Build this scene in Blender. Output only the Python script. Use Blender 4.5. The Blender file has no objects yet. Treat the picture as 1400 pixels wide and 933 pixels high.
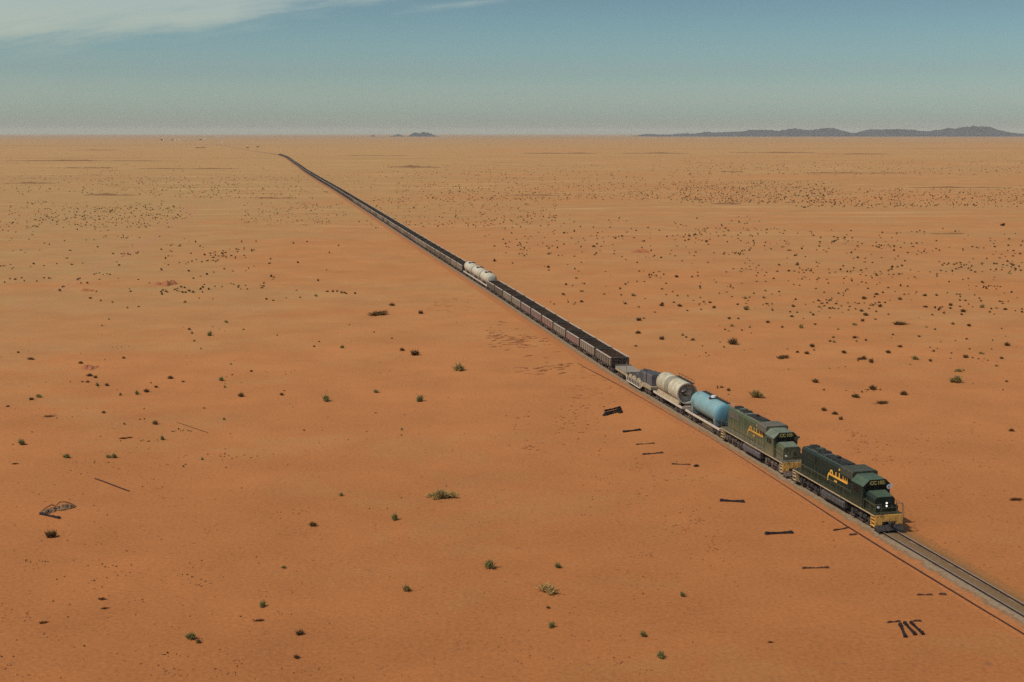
import bpy, math, random
import numpy as np
from mathutils import Vector, Matrix

# ------------------------------------------------------------------ camera, sky, sun, exposure
S = bpy.context.scene
COL = S.collection
CAM_H, FPX, CX, CY, HOR = 39.5, 1750.0, 700.0, 466.5, 182.0
PITCH = math.atan((CY - HOR) / FPX)
cam_d = bpy.data.cameras.new('camera'); cam = bpy.data.objects.new('camera', cam_d); COL.objects.link(cam)
cam.location = (0, 0, CAM_H); cam.rotation_euler = (math.pi / 2 - PITCH, 0, 0)
cam_d.sensor_width = 36.0; cam_d.lens = 45.0; cam_d.clip_start = 0.5; cam_d.clip_end = 200000.0
S.camera = cam

SUN_ELEV = math.radians(54); SUN_TO = (-0.90, -0.435)          # horizontal direction towards the sun
SUN_STRENGTH, SKY_STRENGTH, EXPOSURE = 3.0, 0.09, 0.27

W = bpy.data.worlds.new('World'); S.world = W; W.use_nodes = True
nt = W.node_tree; nt.nodes.clear()
def N(tree, typ, **kw):
    n = tree.nodes.new(typ)
    for k, v in kw.items(): setattr(n, k, v)
    return n
def math_node(tree, op, a, b=None, clamp=False):
    n = N(tree, 'ShaderNodeMath', operation=op, use_clamp=clamp)
    for i, v in enumerate((a, b)):
        if v is None: continue
        if isinstance(v, (int, float)): n.inputs[i].default_value = v
        else: tree.links.new(v, n.inputs[i])
    return n.outputs[0]
def ramp(tree, fac, stops, interp='LINEAR'):
    r = N(tree, 'ShaderNodeValToRGB'); cr = r.color_ramp; cr.interpolation = interp
    while len(cr.elements) > 1: cr.elements.remove(cr.elements[-1])
    cr.elements[0].position = stops[0][0]; cr.elements[0].color = (*stops[0][1], 1)
    for p, c in stops[1:]:
        e = cr.elements.new(p); e.color = (*c, 1)
    tree.links.new(fac, r.inputs[0]); return r.outputs[0]
def mixc(tree, fac, a, b, mode='MIX'):
    n = N(tree, 'ShaderNodeMix', data_type='RGBA', blend_type=mode)
    for i, v in ((0, fac), (6, a), (7, b)):
        if isinstance(v, (int, float)): n.inputs[i].default_value = v
        elif isinstance(v, tuple): n.inputs[i].default_value = (*v, 1)
        else: tree.links.new(v, n.inputs[i])
    return n.outputs[2]
def noise(tree, vec, scale, detail=3, rough=0.55, dist=0.0):
    n = N(tree, 'ShaderNodeTexNoise'); n.inputs['Scale'].default_value = scale
    n.inputs['Detail'].default_value = detail; n.inputs['Roughness'].default_value = rough
    n.inputs['Distortion'].default_value = dist
    tree.links.new(vec, n.inputs['Vector']); return n.outputs['Fac']
def scaled(tree, vec, s, loc=(0, 0, 0), rot=(0, 0, 0)):
    m = N(tree, 'ShaderNodeMapping'); m.inputs['Scale'].default_value = s
    m.inputs['Location'].default_value = loc; m.inputs['Rotation'].default_value = rot
    tree.links.new(vec, m.inputs[0]); return m.outputs[0]

sky = N(nt, 'ShaderNodeTexSky', sky_type='NISHITA'); sky.sun_disc = False
sky.sun_elevation = SUN_ELEV; sky.sun_rotation = math.atan2(SUN_TO[0], SUN_TO[1])
sky.dust_density = 2.2; sky.air_density = 1.0; sky.altitude = 300
tc = N(nt, 'ShaderNodeTexCoord'); sep = N(nt, 'ShaderNodeSeparateXYZ'); nt.links.new(tc.outputs['Generated'], sep.inputs[0])
# dusty air low over the desert: the sky's own colour by elevation
tint = ramp(nt, sep.outputs[2], [(0.0, (0.93, 0.97, 0.95)), (0.016, (0.70, 0.84, 0.86)), (0.045, (0.45, 0.57, 0.61)),
                                 (0.075, (0.355, 0.485, 0.515)), (0.104, (0.295, 0.395, 0.425)), (0.30, (0.40, 0.52, 0.58)), (0.6, (0.625, 0.625, 0.625))])
skyc = mixc(nt, 1.0, mixc(nt, 1.0, sky.outputs[0], tint, 'MULTIPLY'), (1.6, 1.6, 1.6), 'MULTIPLY')
# high thin cirrus: streaks in a direction-space plane (azimuth tangent, elevation tangent)
ysafe = math_node(nt, 'MAXIMUM', sep.outputs[1], 0.05)
az = math_node(nt, 'DIVIDE', sep.outputs[0], ysafe); el = math_node(nt, 'DIVIDE', sep.outputs[2], ysafe)
comb = N(nt, 'ShaderNodeCombineXYZ'); nt.links.new(az, comb.inputs[0]); nt.links.new(el, comb.inputs[1])
cv = scaled(nt, comb.outputs[0], (1, 1, 1), rot=(0, 0, -0.13))
w1 = noise(nt, scaled(nt, cv, (3.2, 26, 1)), 1.0, 5, 0.6, 0.7)
w2 = noise(nt, scaled(nt, cv, (9, 90, 1), loc=(3, 1, 0)), 1.0, 4, 0.6, 0.4)
edge = math_node(nt, 'SUBTRACT', el, math_node(nt, 'ADD', math_node(nt, 'MULTIPLY', az, 0.102), 0.1085))
w = math_node(nt, 'ADD', math_node(nt, 'ADD', math_node(nt, 'MULTIPLY', edge, 34.0), 0.42), math_node(nt, 'MULTIPLY', math_node(nt, 'SUBTRACT', w1, 0.5), 2.6))
w = math_node(nt, 'ADD', w, math_node(nt, 'MULTIPLY', math_node(nt, 'SUBTRACT', w2, 0.5), 1.1))
wr = ramp(nt, w, [(0.0, (0, 0, 0)), (0.25, (0.16, 0.16, 0.16)), (0.6, (0.72, 0.72, 0.72)), (1.0, (1, 1, 1))])
front = math_node(nt, 'GREATER_THAN', sep.outputs[1], 0.06)
cf = math_node(nt, 'MULTIPLY', math_node(nt, 'MULTIPLY', wr, front), 0.80)
cloud = mixc(nt, 1.0, sky.outputs[0], (1.26, 1.16, 0.97), 'MULTIPLY')
skyc = mixc(nt, cf, skyc, cloud)
bg = N(nt, 'ShaderNodeBackground'); bg.inputs[1].default_value = SKY_STRENGTH
nt.links.new(skyc, bg.inputs[0]); wo = N(nt, 'ShaderNodeOutputWorld'); nt.links.new(bg.outputs[0], wo.inputs[0])

sd = bpy.data.lights.new('sun', 'SUN'); sun = bpy.data.objects.new('sun', sd); COL.objects.link(sun)
sd.energy = SUN_STRENGTH; sd.angle = math.radians(0.53); sd.color = (1.0, 0.93, 0.82)
to = Vector((SUN_TO[0] * math.cos(SUN_ELEV), SUN_TO[1] * math.cos(SUN_ELEV), math.sin(SUN_ELEV)))
sun.rotation_euler = to.to_track_quat('Z', 'Y').to_euler(); sun.location = to * 300

S.view_settings.view_transform = 'Standard'; S.view_settings.look = 'None'
S.view_settings.exposure = EXPOSURE; S.view_settings.gamma = 1.0; S.view_settings.use_curve_mapping = False
S.cycles.use_denoising = False; S.cycles.max_bounces = 5; S.cycles.diffuse_bounces = 3; S.cycles.transmission_bounces = 3; S.cycles.volume_bounces = 0

# ------------------------------------------------------------------ helpers
def at(px, py, z=0.0):
    """the point at height z that stands where the photograph shows pixel (px, py)"""
    u = (px - CX) / FPX; v = (py - CY) / FPX
    fy = math.cos(PITCH) - v * math.sin(PITCH); fz = -math.sin(PITCH) - v * math.cos(PITCH)
    t = (z - CAM_H) / fz
    return Vector((u * t, fy * t, z))
def px_per_m(py): return math.cos(PITCH) * (py - HOR) / CAM_H

class MB:
    def __init__(s): s.v = []; s.f = []; s.m = []
    def add(s, vs, fs, mi=0):
        o = len(s.v); s.v += [tuple(p) for p in vs]
        for f in fs: s.f.append([i + o for i in f]); s.m.append(mi)
    def box(s, x0, x1, y0, y1, z0, z1, mi=0):
        vs = [(x0, y0, z0), (x1, y0, z0), (x1, y1, z0), (x0, y1, z0), (x0, y0, z1), (x1, y0, z1), (x1, y1, z1), (x0, y1, z1)]
        s.add(vs, [(0, 3, 2, 1), (4, 5, 6, 7), (0, 1, 5, 4), (1, 2, 6, 5), (2, 3, 7, 6), (3, 0, 4, 7)], mi)
    def prism_x(s, prof, x0, x1, mi=0, x1prof=None):
        n = len(prof); q = x1prof or prof
        vs = [(x0, y, z) for y, z in prof] + [(x1, y, z) for y, z in q]
        fs = [tuple(range(n))[::-1], tuple(range(n, 2 * n))]
        fs += [(i, (i + 1) % n, n + (i + 1) % n, n + i) for i in range(n)]
        s.add(vs, fs, mi)
    def prism_y(s, prof, y0, y1, mi=0):
        n = len(prof)
        vs = [(x, y0, z) for x, z in prof] + [(x, y1, z) for x, z in prof]
        fs = [tuple(range(n)), tuple(range(n, 2 * n))[::-1]]
        fs += [(i, n + i, n + (i + 1) % n, (i + 1) % n) for i in range(n)]
        s.add(vs, fs, mi)
    def tube(s, p0, p1, r0, r1=None, n=10, mi=0, caps=True):
        p0 = Vector(p0); p1 = Vector(p1); r1 = r0 if r1 is None else r1
        d = (p1 - p0).normalized(); a = d.orthogonal().normalized(); b = d.cross(a)
        vs = []
        for p, r in ((p0, r0), (p1, r1)):
            for k in range(n):
                t = 2 * math.pi * k / n; vs.append(p + a * (math.cos(t) * r) + b * (math.sin(t) * r))
        fs = [(k, (k + 1) % n, n + (k + 1) % n, n + k) for k in range(n)]
        if caps: fs += [tuple(range(n))[::-1], tuple(range(n, 2 * n))]
        s.add(vs, fs, mi)
    def lathe_x(s, prof, zc, n=28, mi=0, yc=0.0):
        """profile (x, r) turned about a lengthwise axis"""
        vs = []; fs = []
        for x, r in prof:
            for k in range(n):
                t = 2 * math.pi * k / n; vs.append((x, yc + math.sin(t) * r, zc + math.cos(t) * r))
        for i in range(len(prof) - 1):
            for k in range(n):
                fs.append((i * n + k, i * n + (k + 1) % n, (i + 1) * n + (k + 1) % n, (i + 1) * n + k))
        s.add(vs, fs, mi)
    def path(s, pts, r, n=6, mi=0):
        for a, b in zip(pts, pts[1:]): s.tube(a, b, r, n=n, mi=mi)
    def build(s, name, mats, parent=None, smooth=False):
        me = bpy.data.meshes.new(name); me.from_pydata(s.v, [], s.f)
        mats = mats if isinstance(mats, (list, tuple)) else [mats]
        for m in mats: me.materials.append(m)
        if len(mats) > 1: me.polygons.foreach_set('material_index', s.m)
        if smooth:
            me.polygons.foreach_set('use_smooth', [True] * len(s.f))
            me.set_sharp_from_angle(angle=math.radians(40))
        me.update()
        o = bpy.data.objects.new(name, me); COL.objects.link(o)
        if parent is not None: o.parent = parent
        return o
def tag(o, label=None, cat=None, group=None, kind=None):
    for k, v in (('label', label), ('category', cat), ('group', group), ('kind', kind)):
        if v: o[k] = v
    return o
def thing(name, label, cat, loc=(0, 0, 0), rz=0.0, group=None):
    o = bpy.data.objects.new(name, None); COL.objects.link(o)
    o.location = loc; o.rotation_euler = (0, 0, rz); o.empty_display_size = 0.5
    return tag(o, label, cat, group)
def kids(o): return [c for c in bpy.data.objects if c.parent is o]
def plan(o): return (o, [plan(c) for c in kids(o)])
def dup(pl, parent=None):
    o, ch = pl; c = o.copy(); COL.objects.link(c); c.parent = parent
    for k in ch: dup(k, c)
    return c

# ------------------------------------------------------------------ materials
def mat(name, c1, c2=None, scale=1.5, rough=0.85, metal=0.0, dirt=None, dirt_amt=0.5, stretch=(1, 1, 1), bump=0.0, spec=0.3, low_dust=None):
    m = bpy.data.materials.new(name); m.use_nodes = True; t = m.node_tree
    b = t.nodes['Principled BSDF']; b.inputs['Roughness'].default_value = rough; b.inputs['Metallic'].default_value = metal
    b.inputs['Specular IOR Level'].default_value = spec
    co = N(t, 'ShaderNodeTexCoord').outputs['Object']
    v = scaled(t, co, stretch)
    n1 = noise(t, v, scale, 5, 0.6)
    c2 = c2 or tuple(x * 0.72 for x in c1)
    col = ramp(t, n1, [(0.32, c2), (0.68, c1)])
    if dirt:
        n2 = noise(t, scaled(t, co, (stretch[0] * 1.7, stretch[1] * 1.7, stretch[2] * 0.5), loc=(7, 3, 1)), scale * 1.3, 5, 0.65)
        f = ramp(t, n2, [(0.45, (0, 0, 0)), (0.72, (dirt_amt,) * 3)])
        col = mixc(t, f, col, dirt)
    if low_dust:                                   # wind-blown dust caked on the lower panels, broken up by noise
        z0, z1, dcol, amt = low_dust
        sx = N(t, 'ShaderNodeSeparateXYZ'); t.links.new(co, sx.inputs[0])
        h = math_node(t, 'DIVIDE', math_node(t, 'SUBTRACT', z1, sx.outputs[2]), z1 - z0, True)
        h = math_node(t, 'MULTIPLY', h, math_node(t, 'ADD', math_node(t, 'MULTIPLY', noise(t, co, 2.2, 5, 0.7), 1.8), -0.35), True)
        col = mixc(t, math_node(t, 'MULTIPLY', h, amt, True), col, dcol)
    t.links.new(col, b.inputs['Base Color'])
    if bump:
        bn = N(t, 'ShaderNodeBump'); bn.inputs['Strength'].default_value = bump; bn.inputs['Distance'].default_value = 0.03
        t.links.new(noise(t, co, 6, 4), bn.inputs['Height']); t.links.new(bn.outputs[0], b.inputs['Normal'])
    return m
DUST = (0.30, 0.17, 0.075)
M = {}
M['green1'] = mat('dark green paint', (0.007, 0.0175, 0.0115), (0.004, 0.0095, 0.007), 1.4, 0.62, stretch=(1.6, 1.6, 0.4), dirt=(0.035, 0.045, 0.022), dirt_amt=0.3, low_dust=(1.6, 2.7, (0.15, 0.105, 0.03), 0.3))
M['green2'] = mat('faded green paint', (0.045, 0.068, 0.030), (0.024, 0.042, 0.019), 1.3, 0.8, stretch=(1.6, 1.6, 0.35), dirt=(0.15, 0.105, 0.055), dirt_amt=0.65, low_dust=(1.6, 3.4, (0.26, 0.19, 0.10), 0.8))
M['roofgreen1'] = mat('green roof paint', (0.052, 0.088, 0.052), (0.035, 0.06, 0.036), 1.4, 0.6, dirt=(0.14, 0.11, 0.07), dirt_amt=0.3)
M['roofgreen2'] = mat('faded green roof paint', (0.12, 0.15, 0.105), (0.075, 0.10, 0.07), 1.2, 0.8, dirt=(0.20, 0.15, 0.09), dirt_amt=0.5)
M['boxdark1'] = mat('dusty brown green paint', (0.040, 0.046, 0.030), (0.024, 0.030, 0.020), 1.2, 0.75, dirt=(0.11, 0.08, 0.05), dirt_amt=0.5)
M['boxdark2'] = mat('dusty grey brown paint', (0.105, 0.095, 0.07), (0.06, 0.062, 0.045), 1.2, 0.85, dirt=(0.18, 0.12, 0.07), dirt_amt=0.5)
M['soot'] = mat('sooty roof steel', (0.020, 0.021, 0.018), (0.010, 0.011, 0.010), 1.6, 0.8, dirt=(0.06, 0.055, 0.04), dirt_amt=0.4)
M['sillstripe'] = mat('pale yellow sill paint', (0.50, 0.37, 0.19), (0.36, 0.27, 0.15), 2.0, 0.8, dirt=(0.20, 0.14, 0.08), dirt_amt=0.6)
M['yellow'] = mat('chipped yellow paint', (0.82, 0.46, 0.085), (0.55, 0.30, 0.08), 2.4, 0.7, dirt=(0.07, 0.05, 0.03), dirt_amt=0.95)
M['lettering'] = mat('orange yellow lettering', (0.70, 0.37, 0.055), (0.60, 0.30, 0.045), 2, 0.6)
M['lettering2'] = mat('faded orange lettering', (0.58, 0.29, 0.03), (0.44, 0.22, 0.04), 2, 0.8, dirt=(0.12, 0.11, 0.05), dirt_amt=0.55)
M['numeral'] = mat('yellow numerals', (0.42, 0.36, 0.10), (0.34, 0.29, 0.09), 3, 0.6)
M['glass'] = mat('dark window glass', (0.010, 0.011, 0.011), (0.007, 0.008, 0.008), 1, 0.35, spec=0.15)
M['truck'] = mat('dusty black running gear', (0.030, 0.027, 0.025), (0.016, 0.015, 0.015), 2.2, 0.85, dirt=(0.13, 0.10, 0.075), dirt_amt=0.6)
M['truck2'] = mat('dusty brown running gear', (0.085, 0.066, 0.052), (0.042, 0.034, 0.029), 2.2, 0.9, dirt=(0.26, 0.185, 0.13), dirt_amt=0.75)
M['tanksteel'] = mat('grey fuel tank steel', (0.075, 0.072, 0.068), (0.042, 0.040, 0.040), 2, 0.55)
M['tanksteel2'] = mat('brown grey fuel tank steel', (0.10, 0.086, 0.085), (0.065, 0.056, 0.055), 2, 0.8)
M['whitepart'] = mat('white enamel', (0.62, 0.64, 0.64), (0.52, 0.54, 0.54), 3, 0.4)
M['railmetal'] = mat('handrail paint', (0.10, 0.10, 0.055), (0.07, 0.07, 0.04), 2, 0.8)
m = mat('lit headlamp', (0.9, 0.9, 0.88)); m.node_tree.nodes['Principled BSDF'].inputs['Emission Color'].default_value = (1, 0.97, 0.9, 1)
m.node_tree.nodes['Principled BSDF'].inputs['Emission Strength'].default_value = 0.75; M['lamp'] = m
M['blue'] = mat('pale blue tank paint', (0.160, 0.290, 0.295), (0.125, 0.235, 0.250), 0.9, 0.6, dirt=(0.27, 0.275, 0.235), dirt_amt=0.6, low_dust=(1.3, 2.9, (0.28, 0.25, 0.19), 0.55))
M['blueend'] = mat('deeper blue tank end paint', (0.095, 0.240, 0.285), (0.070, 0.190, 0.240), 1.1, 0.6, dirt=(0.16, 0.24, 0.245), dirt_amt=0.35)
M['beige'] = mat('weathered beige tank paint', (0.47, 0.43, 0.32), (0.33, 0.29, 0.19), 0.9, 0.85, dirt=(0.21, 0.16, 0.085), dirt_amt=0.75)
M['band'] = mat('worn grey band', (0.24, 0.215, 0.15), (0.15, 0.13, 0.09), 1.6, 0.9, dirt=(0.27, 0.22, 0.14), dirt_amt=0.6)
M['openend'] = mat('rusty tank inside', (0.20, 0.15, 0.09), (0.10, 0.07, 0.04), 1.2, 0.95)
M['cream'] = mat('cream frame paint', (0.55, 0.47, 0.37), (0.43, 0.36, 0.28), 2, 0.85, dirt=(0.26, 0.19, 0.12), dirt_amt=0.45)
M['tan'] = mat('tan flat wagon paint', (0.36, 0.28, 0.17), (0.25, 0.19, 0.115), 1.4, 0.9, dirt=(0.16, 0.11, 0.07), dirt_amt=0.6)
M['greydeck'] = mat('dusty grey deck', (0.22, 0.19, 0.145), (0.15, 0.13, 0.10), 1.6, 0.95, dirt=(0.29, 0.22, 0.15), dirt_amt=0.6)
M['tarp'] = mat('dark slate tarpaulin', (0.052, 0.053, 0.055), (0.028, 0.029, 0.031), 1.6, 0.7, dirt=(0.15, 0.14, 0.13), dirt_amt=0.4, bump=0.5)
M['tarpside'] = mat('dusty slate tarpaulin', (0.105, 0.095, 0.098), (0.07, 0.064, 0.068), 1.4, 0.85, dirt=(0.17, 0.14, 0.12), dirt_amt=0.5, bump=0.4)
M['white'] = mat('off white tank paint', (0.45, 0.41, 0.31), (0.37, 0.335, 0.25), 1.2, 0.7, dirt=(0.36, 0.29, 0.18), dirt_amt=0.4)
M['strap'] = mat('dark strap steel', (0.10, 0.095, 0.075), (0.07, 0.065, 0.05), 2, 0.85)
WAG = [('grey brown wagon steel', (0.205, 0.160, 0.112), (0.125, 0.098, 0.068)), ('rusty pink red wagon paint', (0.31, 0.185, 0.14), (0.22, 0.125, 0.095)),
       ('pale grey wagon steel', (0.29, 0.23, 0.16), (0.20, 0.158, 0.11)), ('dark brown wagon steel', (0.155, 0.12, 0.09), (0.10, 0.077, 0.06)),
       ('mauve brown wagon paint', (0.27, 0.175, 0.14), (0.18, 0.117, 0.095))]
for i, (nm, a, b_) in enumerate(WAG):
    M['wag%d' % i] = mat(nm, tuple(x * 0.72 for x in a), tuple(x * 0.72 for x in b_), 1.6, 0.9, dirt=(0.075, 0.05, 0.035), dirt_amt=0.8, stretch=(1, 1, 0.4))
for i, (nm, a, b_) in enumerate(WAG): M['rib%d' % i] = mat(nm + ' ribs', tuple(min(0.65, x * 1.55) for x in a), tuple(x * 1.35 for x in b_), 2.0, 0.9, dirt=(0.12, 0.09, 0.07), dirt_amt=0.5)
M['rim'] = mat('worn top rail steel', (0.42, 0.34, 0.26), (0.30, 0.24, 0.18), 2, 0.8)
M['wagend'] = mat('dark brown end wall', (0.085, 0.062, 0.043), (0.050, 0.037, 0.027), 1.8, 0.95, dirt=(0.14, 0.10, 0.07), dirt_amt=0.5)
M['oreblack'] = mat('black ore dust', (0.030, 0.020, 0.013), (0.014, 0.010, 0.007), 0.45, 0.95, dirt=(0.06, 0.038, 0.024), dirt_amt=0.6, spec=0.05)
M['oreblack2'] = mat('reddish black ore dust', (0.042, 0.022, 0.014), (0.020, 0.012, 0.008), 0.45, 0.95, dirt=(0.065, 0.046, 0.032), dirt_amt=0.6, spec=0.05)
M['sleeper'] = mat('dark corroded steel', (0.014, 0.007, 0.006), (0.009, 0.005, 0.0045), 3, 0.8)
M['thinsleeper'] = mat('sand-dusted corroded steel', (0.060, 0.026, 0.014), (0.035, 0.016, 0.010), 3, 0.9, dirt=(0.22, 0.09, 0.035), dirt_amt=0.6)
M['railsteel'] = mat('dark rusty rail', (0.026, 0.014, 0.010), (0.016, 0.009, 0.007), 2, 0.7)
M['railhead'] = mat('polished rail head', (0.42, 0.33, 0.27), (0.32, 0.25, 0.20), 2, 0.5, metal=0.3)
M['looserail'] = mat('loose rail rust', (0.062, 0.022, 0.011), (0.036, 0.014, 0.008), 0.5, 0.85)
M['scrub_green'] = mat('scrub green', (0.31, 0.275, 0.095), (0.21, 0.185, 0.065), 3, 0.9)
M['scrub_olive'] = mat('scrub dry olive', (0.40, 0.29, 0.105), (0.28, 0.20, 0.072), 3, 0.9)
M['scrub_dark'] = mat('scrub dark', (0.235, 0.130, 0.050), (0.155, 0.088, 0.035), 3, 0.9)
M['scrub_straw'] = mat('scrub straw', (0.52, 0.36, 0.14), (0.40, 0.27, 0.10), 3, 0.95)
M['scrub_far'] = mat('scrub brown', (0.135, 0.066, 0.026), (0.085, 0.044, 0.018), 3, 0.95)
M['scrub_dry'] = mat('scrub dead', (0.20, 0.085, 0.028), (0.14, 0.058, 0.020), 3, 0.95)
M['clod'] = mat('disturbed sand', (0.29, 0.110, 0.036), (0.22, 0.080, 0.027), 3, 1.0)
M['gravel'] = mat('dark gravel bank', (0.20, 0.095, 0.034), (0.14, 0.066, 0.025), 0.2, 1.0)
M['moundsand'] = mat('red sand mound', (0.30, 0.105, 0.035), (0.23, 0.078, 0.027), 0.8, 1.0)
M['bone'] = mat('bleached grey wood', (0.21, 0.115, 0.055), (0.12, 0.066, 0.034), 3, 0.95)
M['rock'] = mat('haze-tinted dark rock', (0.029, 0.035, 0.052), (0.020, 0.025, 0.038), 0.004, 1.0)  # blue of the distant haze put into the dark rock colour
M['hutwall'] = mat('plastered wall', (0.55, 0.46, 0.34), (0.45, 0.37, 0.27), 0.5, 0.95)
M['hutdark'] = mat('dark mud wall', (0.10, 0.08, 0.06), (0.07, 0.055, 0.04), 0.5, 0.95)
M['hutwhite'] = mat('whitewash', (0.78, 0.75, 0.68), (0.68, 0.65, 0.58), 0.5, 0.9)
M['opening'] = mat('dark opening', (0.02, 0.018, 0.016))

for k_ in ('scrub_green', 'scrub_olive', 'scrub_dark', 'scrub_dry', 'scrub_straw', 'scrub_far'):
    t_ = M[k_].node_tree; b_ = t_.nodes['Principled BSDF']; o_ = t_.nodes['Material Output']; b_.inputs['Specular IOR Level'].default_value = 0.1
    tr_ = t_.nodes.new('ShaderNodeBsdfTranslucent'); ms_ = t_.nodes.new('ShaderNodeMixShader'); ms_.inputs[0].default_value = 0.42
    t_.links.new(b_.inputs['Base Color'].links[0].from_socket, tr_.inputs['Color'])
    t_.links.new(b_.outputs[0], ms_.inputs[1]); t_.links.new(tr_.outputs[0], ms_.inputs[2]); t_.links.new(ms_.outputs[0], o_.inputs['Surface'])

def sand_material():
    m = bpy.data.materials.new('desert sand'); m.use_nodes = True; t = m.node_tree
    b = t.nodes['Principled BSDF']; b.inputs['Roughness'].default_value = 0.95; b.inputs['Specular IOR Level'].default_value = 0.15
    P = N(t, 'ShaderNodeNewGeometry').outputs['Position']
    sp = N(t, 'ShaderNodeSeparateXYZ'); t.links.new(P, sp.inputs[0])
    # orange blown sand near the line, paler tan gravel plain farther out, in broad uneven sheets
    n_big = noise(t, scaled(t, P, (1 / 900, 1 / 520, 1)), 1.0, 5, 0.6, 0.6)
    n_mid = noise(t, scaled(t, P, (1 / 95, 1 / 75, 1), loc=(4, 9, 0)), 1.0, 5, 0.6, 0.5)
    n_sml = noise(t, scaled(t, P, (1 / 14, 1 / 14, 1), loc=(1, 2, 0)), 1.0, 5, 0.65)
    n_grain = noise(t, P, 2.6, 5, 0.75)
    n_mot = noise(t, scaled(t, P, (1 / 26, 1 / 17, 1), loc=(8, 3, 0)), 1.0, 9, 0.78, 0.5)
    n_str = noise(t, scaled(t, P, (1 / 190, 1 / 26, 1), loc=(3, 7, 0), rot=(0, 0, 0.06)), 1.0, 5, 0.62, 0.3)
    n_far = noise(t, scaled(t, P, (1 / 2600, 1 / 420, 1), loc=(2, 5, 0)), 1.0, 6, 0.65, 0.3)
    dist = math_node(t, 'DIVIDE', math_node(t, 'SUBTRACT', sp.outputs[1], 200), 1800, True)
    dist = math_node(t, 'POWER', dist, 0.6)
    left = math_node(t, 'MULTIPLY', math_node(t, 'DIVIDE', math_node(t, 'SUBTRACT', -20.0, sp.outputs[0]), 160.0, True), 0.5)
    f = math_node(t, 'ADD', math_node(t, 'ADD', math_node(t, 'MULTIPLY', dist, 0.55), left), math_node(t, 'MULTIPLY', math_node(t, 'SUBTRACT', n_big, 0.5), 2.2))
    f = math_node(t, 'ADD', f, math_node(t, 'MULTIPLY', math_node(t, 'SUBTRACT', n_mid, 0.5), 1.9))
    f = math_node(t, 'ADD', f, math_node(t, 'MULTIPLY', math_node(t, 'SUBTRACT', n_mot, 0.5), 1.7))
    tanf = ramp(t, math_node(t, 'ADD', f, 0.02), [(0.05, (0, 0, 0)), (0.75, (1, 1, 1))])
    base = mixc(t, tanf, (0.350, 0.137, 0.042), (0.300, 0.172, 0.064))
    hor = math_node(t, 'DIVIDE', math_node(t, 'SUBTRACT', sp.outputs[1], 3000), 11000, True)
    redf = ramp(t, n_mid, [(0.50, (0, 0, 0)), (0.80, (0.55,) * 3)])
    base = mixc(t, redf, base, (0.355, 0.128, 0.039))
    vignf = math_node(t, 'DIVIDE', math_node(t, 'SUBTRACT', math_node(t, 'ADD', 215.0, math_node(t, 'MULTIPLY', math_node(t, 'SUBTRACT', n_big, 0.5), 120.0)), sp.outputs[1]), 130.0, True)
    base = mixc(t, math_node(t, 'MULTIPLY', vignf, 0.75), base, mixc(t, tanf, (0.270, 0.095, 0.027), (0.205, 0.110, 0.036)))  # redder near sand, darkened further in its colour to stand for lens falloff
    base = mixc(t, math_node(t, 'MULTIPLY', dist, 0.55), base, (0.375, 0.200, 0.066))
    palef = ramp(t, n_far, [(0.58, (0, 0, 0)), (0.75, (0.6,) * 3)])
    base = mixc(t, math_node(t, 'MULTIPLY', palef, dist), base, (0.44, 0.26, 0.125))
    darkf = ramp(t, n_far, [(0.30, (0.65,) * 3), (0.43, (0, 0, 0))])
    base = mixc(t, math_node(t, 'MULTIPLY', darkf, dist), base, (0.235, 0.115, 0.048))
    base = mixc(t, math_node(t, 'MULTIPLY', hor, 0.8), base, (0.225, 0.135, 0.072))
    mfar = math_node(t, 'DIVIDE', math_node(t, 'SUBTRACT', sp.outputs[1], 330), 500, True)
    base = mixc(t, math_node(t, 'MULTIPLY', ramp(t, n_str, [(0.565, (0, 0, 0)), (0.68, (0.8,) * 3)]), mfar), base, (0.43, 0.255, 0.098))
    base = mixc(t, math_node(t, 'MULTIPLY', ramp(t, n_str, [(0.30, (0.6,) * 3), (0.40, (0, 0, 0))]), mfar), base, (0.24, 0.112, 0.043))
    v = math_node(t, 'ADD', math_node(t, 'MULTIPLY', n_sml, 0.45), math_node(t, 'MULTIPLY', n_grain, 1.05))
    v = math_node(t, 'ADD', v, math_node(t, 'MULTIPLY', n_mot, 0.25))
    v = math_node(t, 'ADD', v, 0.125)
    hv = N(t, 'ShaderNodeHueSaturation'); t.links.new(base, hv.inputs['Color']); t.links.new(v, hv.inputs['Value'])
    spk = noise(t, P, 1.1, 2, 0.5)                       # scattered dark grit
    col = mixc(t, ramp(t, spk, [(0.66, (0, 0, 0)), (0.74, (0.5,) * 3)]), hv.outputs[0], (0.17, 0.075, 0.030))
    t.links.new(col, b.inputs['Base Color'])
    bn = N(t, 'ShaderNodeBump'); bn.inputs['Strength'].default_value = 0.5; bn.inputs['Distance'].default_value = 0.16
    hgt = math_node(t, 'ADD', math_node(t, 'MULTIPLY', noise(t, P, 0.45, 5, 0.6), 1.0), math_node(t, 'MULTIPLY', noise(t, P, 2.4, 3, 0.6), 0.3))
    t.links.new(hgt, bn.inputs['Height']); t.links.new(bn.outputs[0], b.inputs['Normal'])
    return m
M['sand'] = sand_material()

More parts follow.
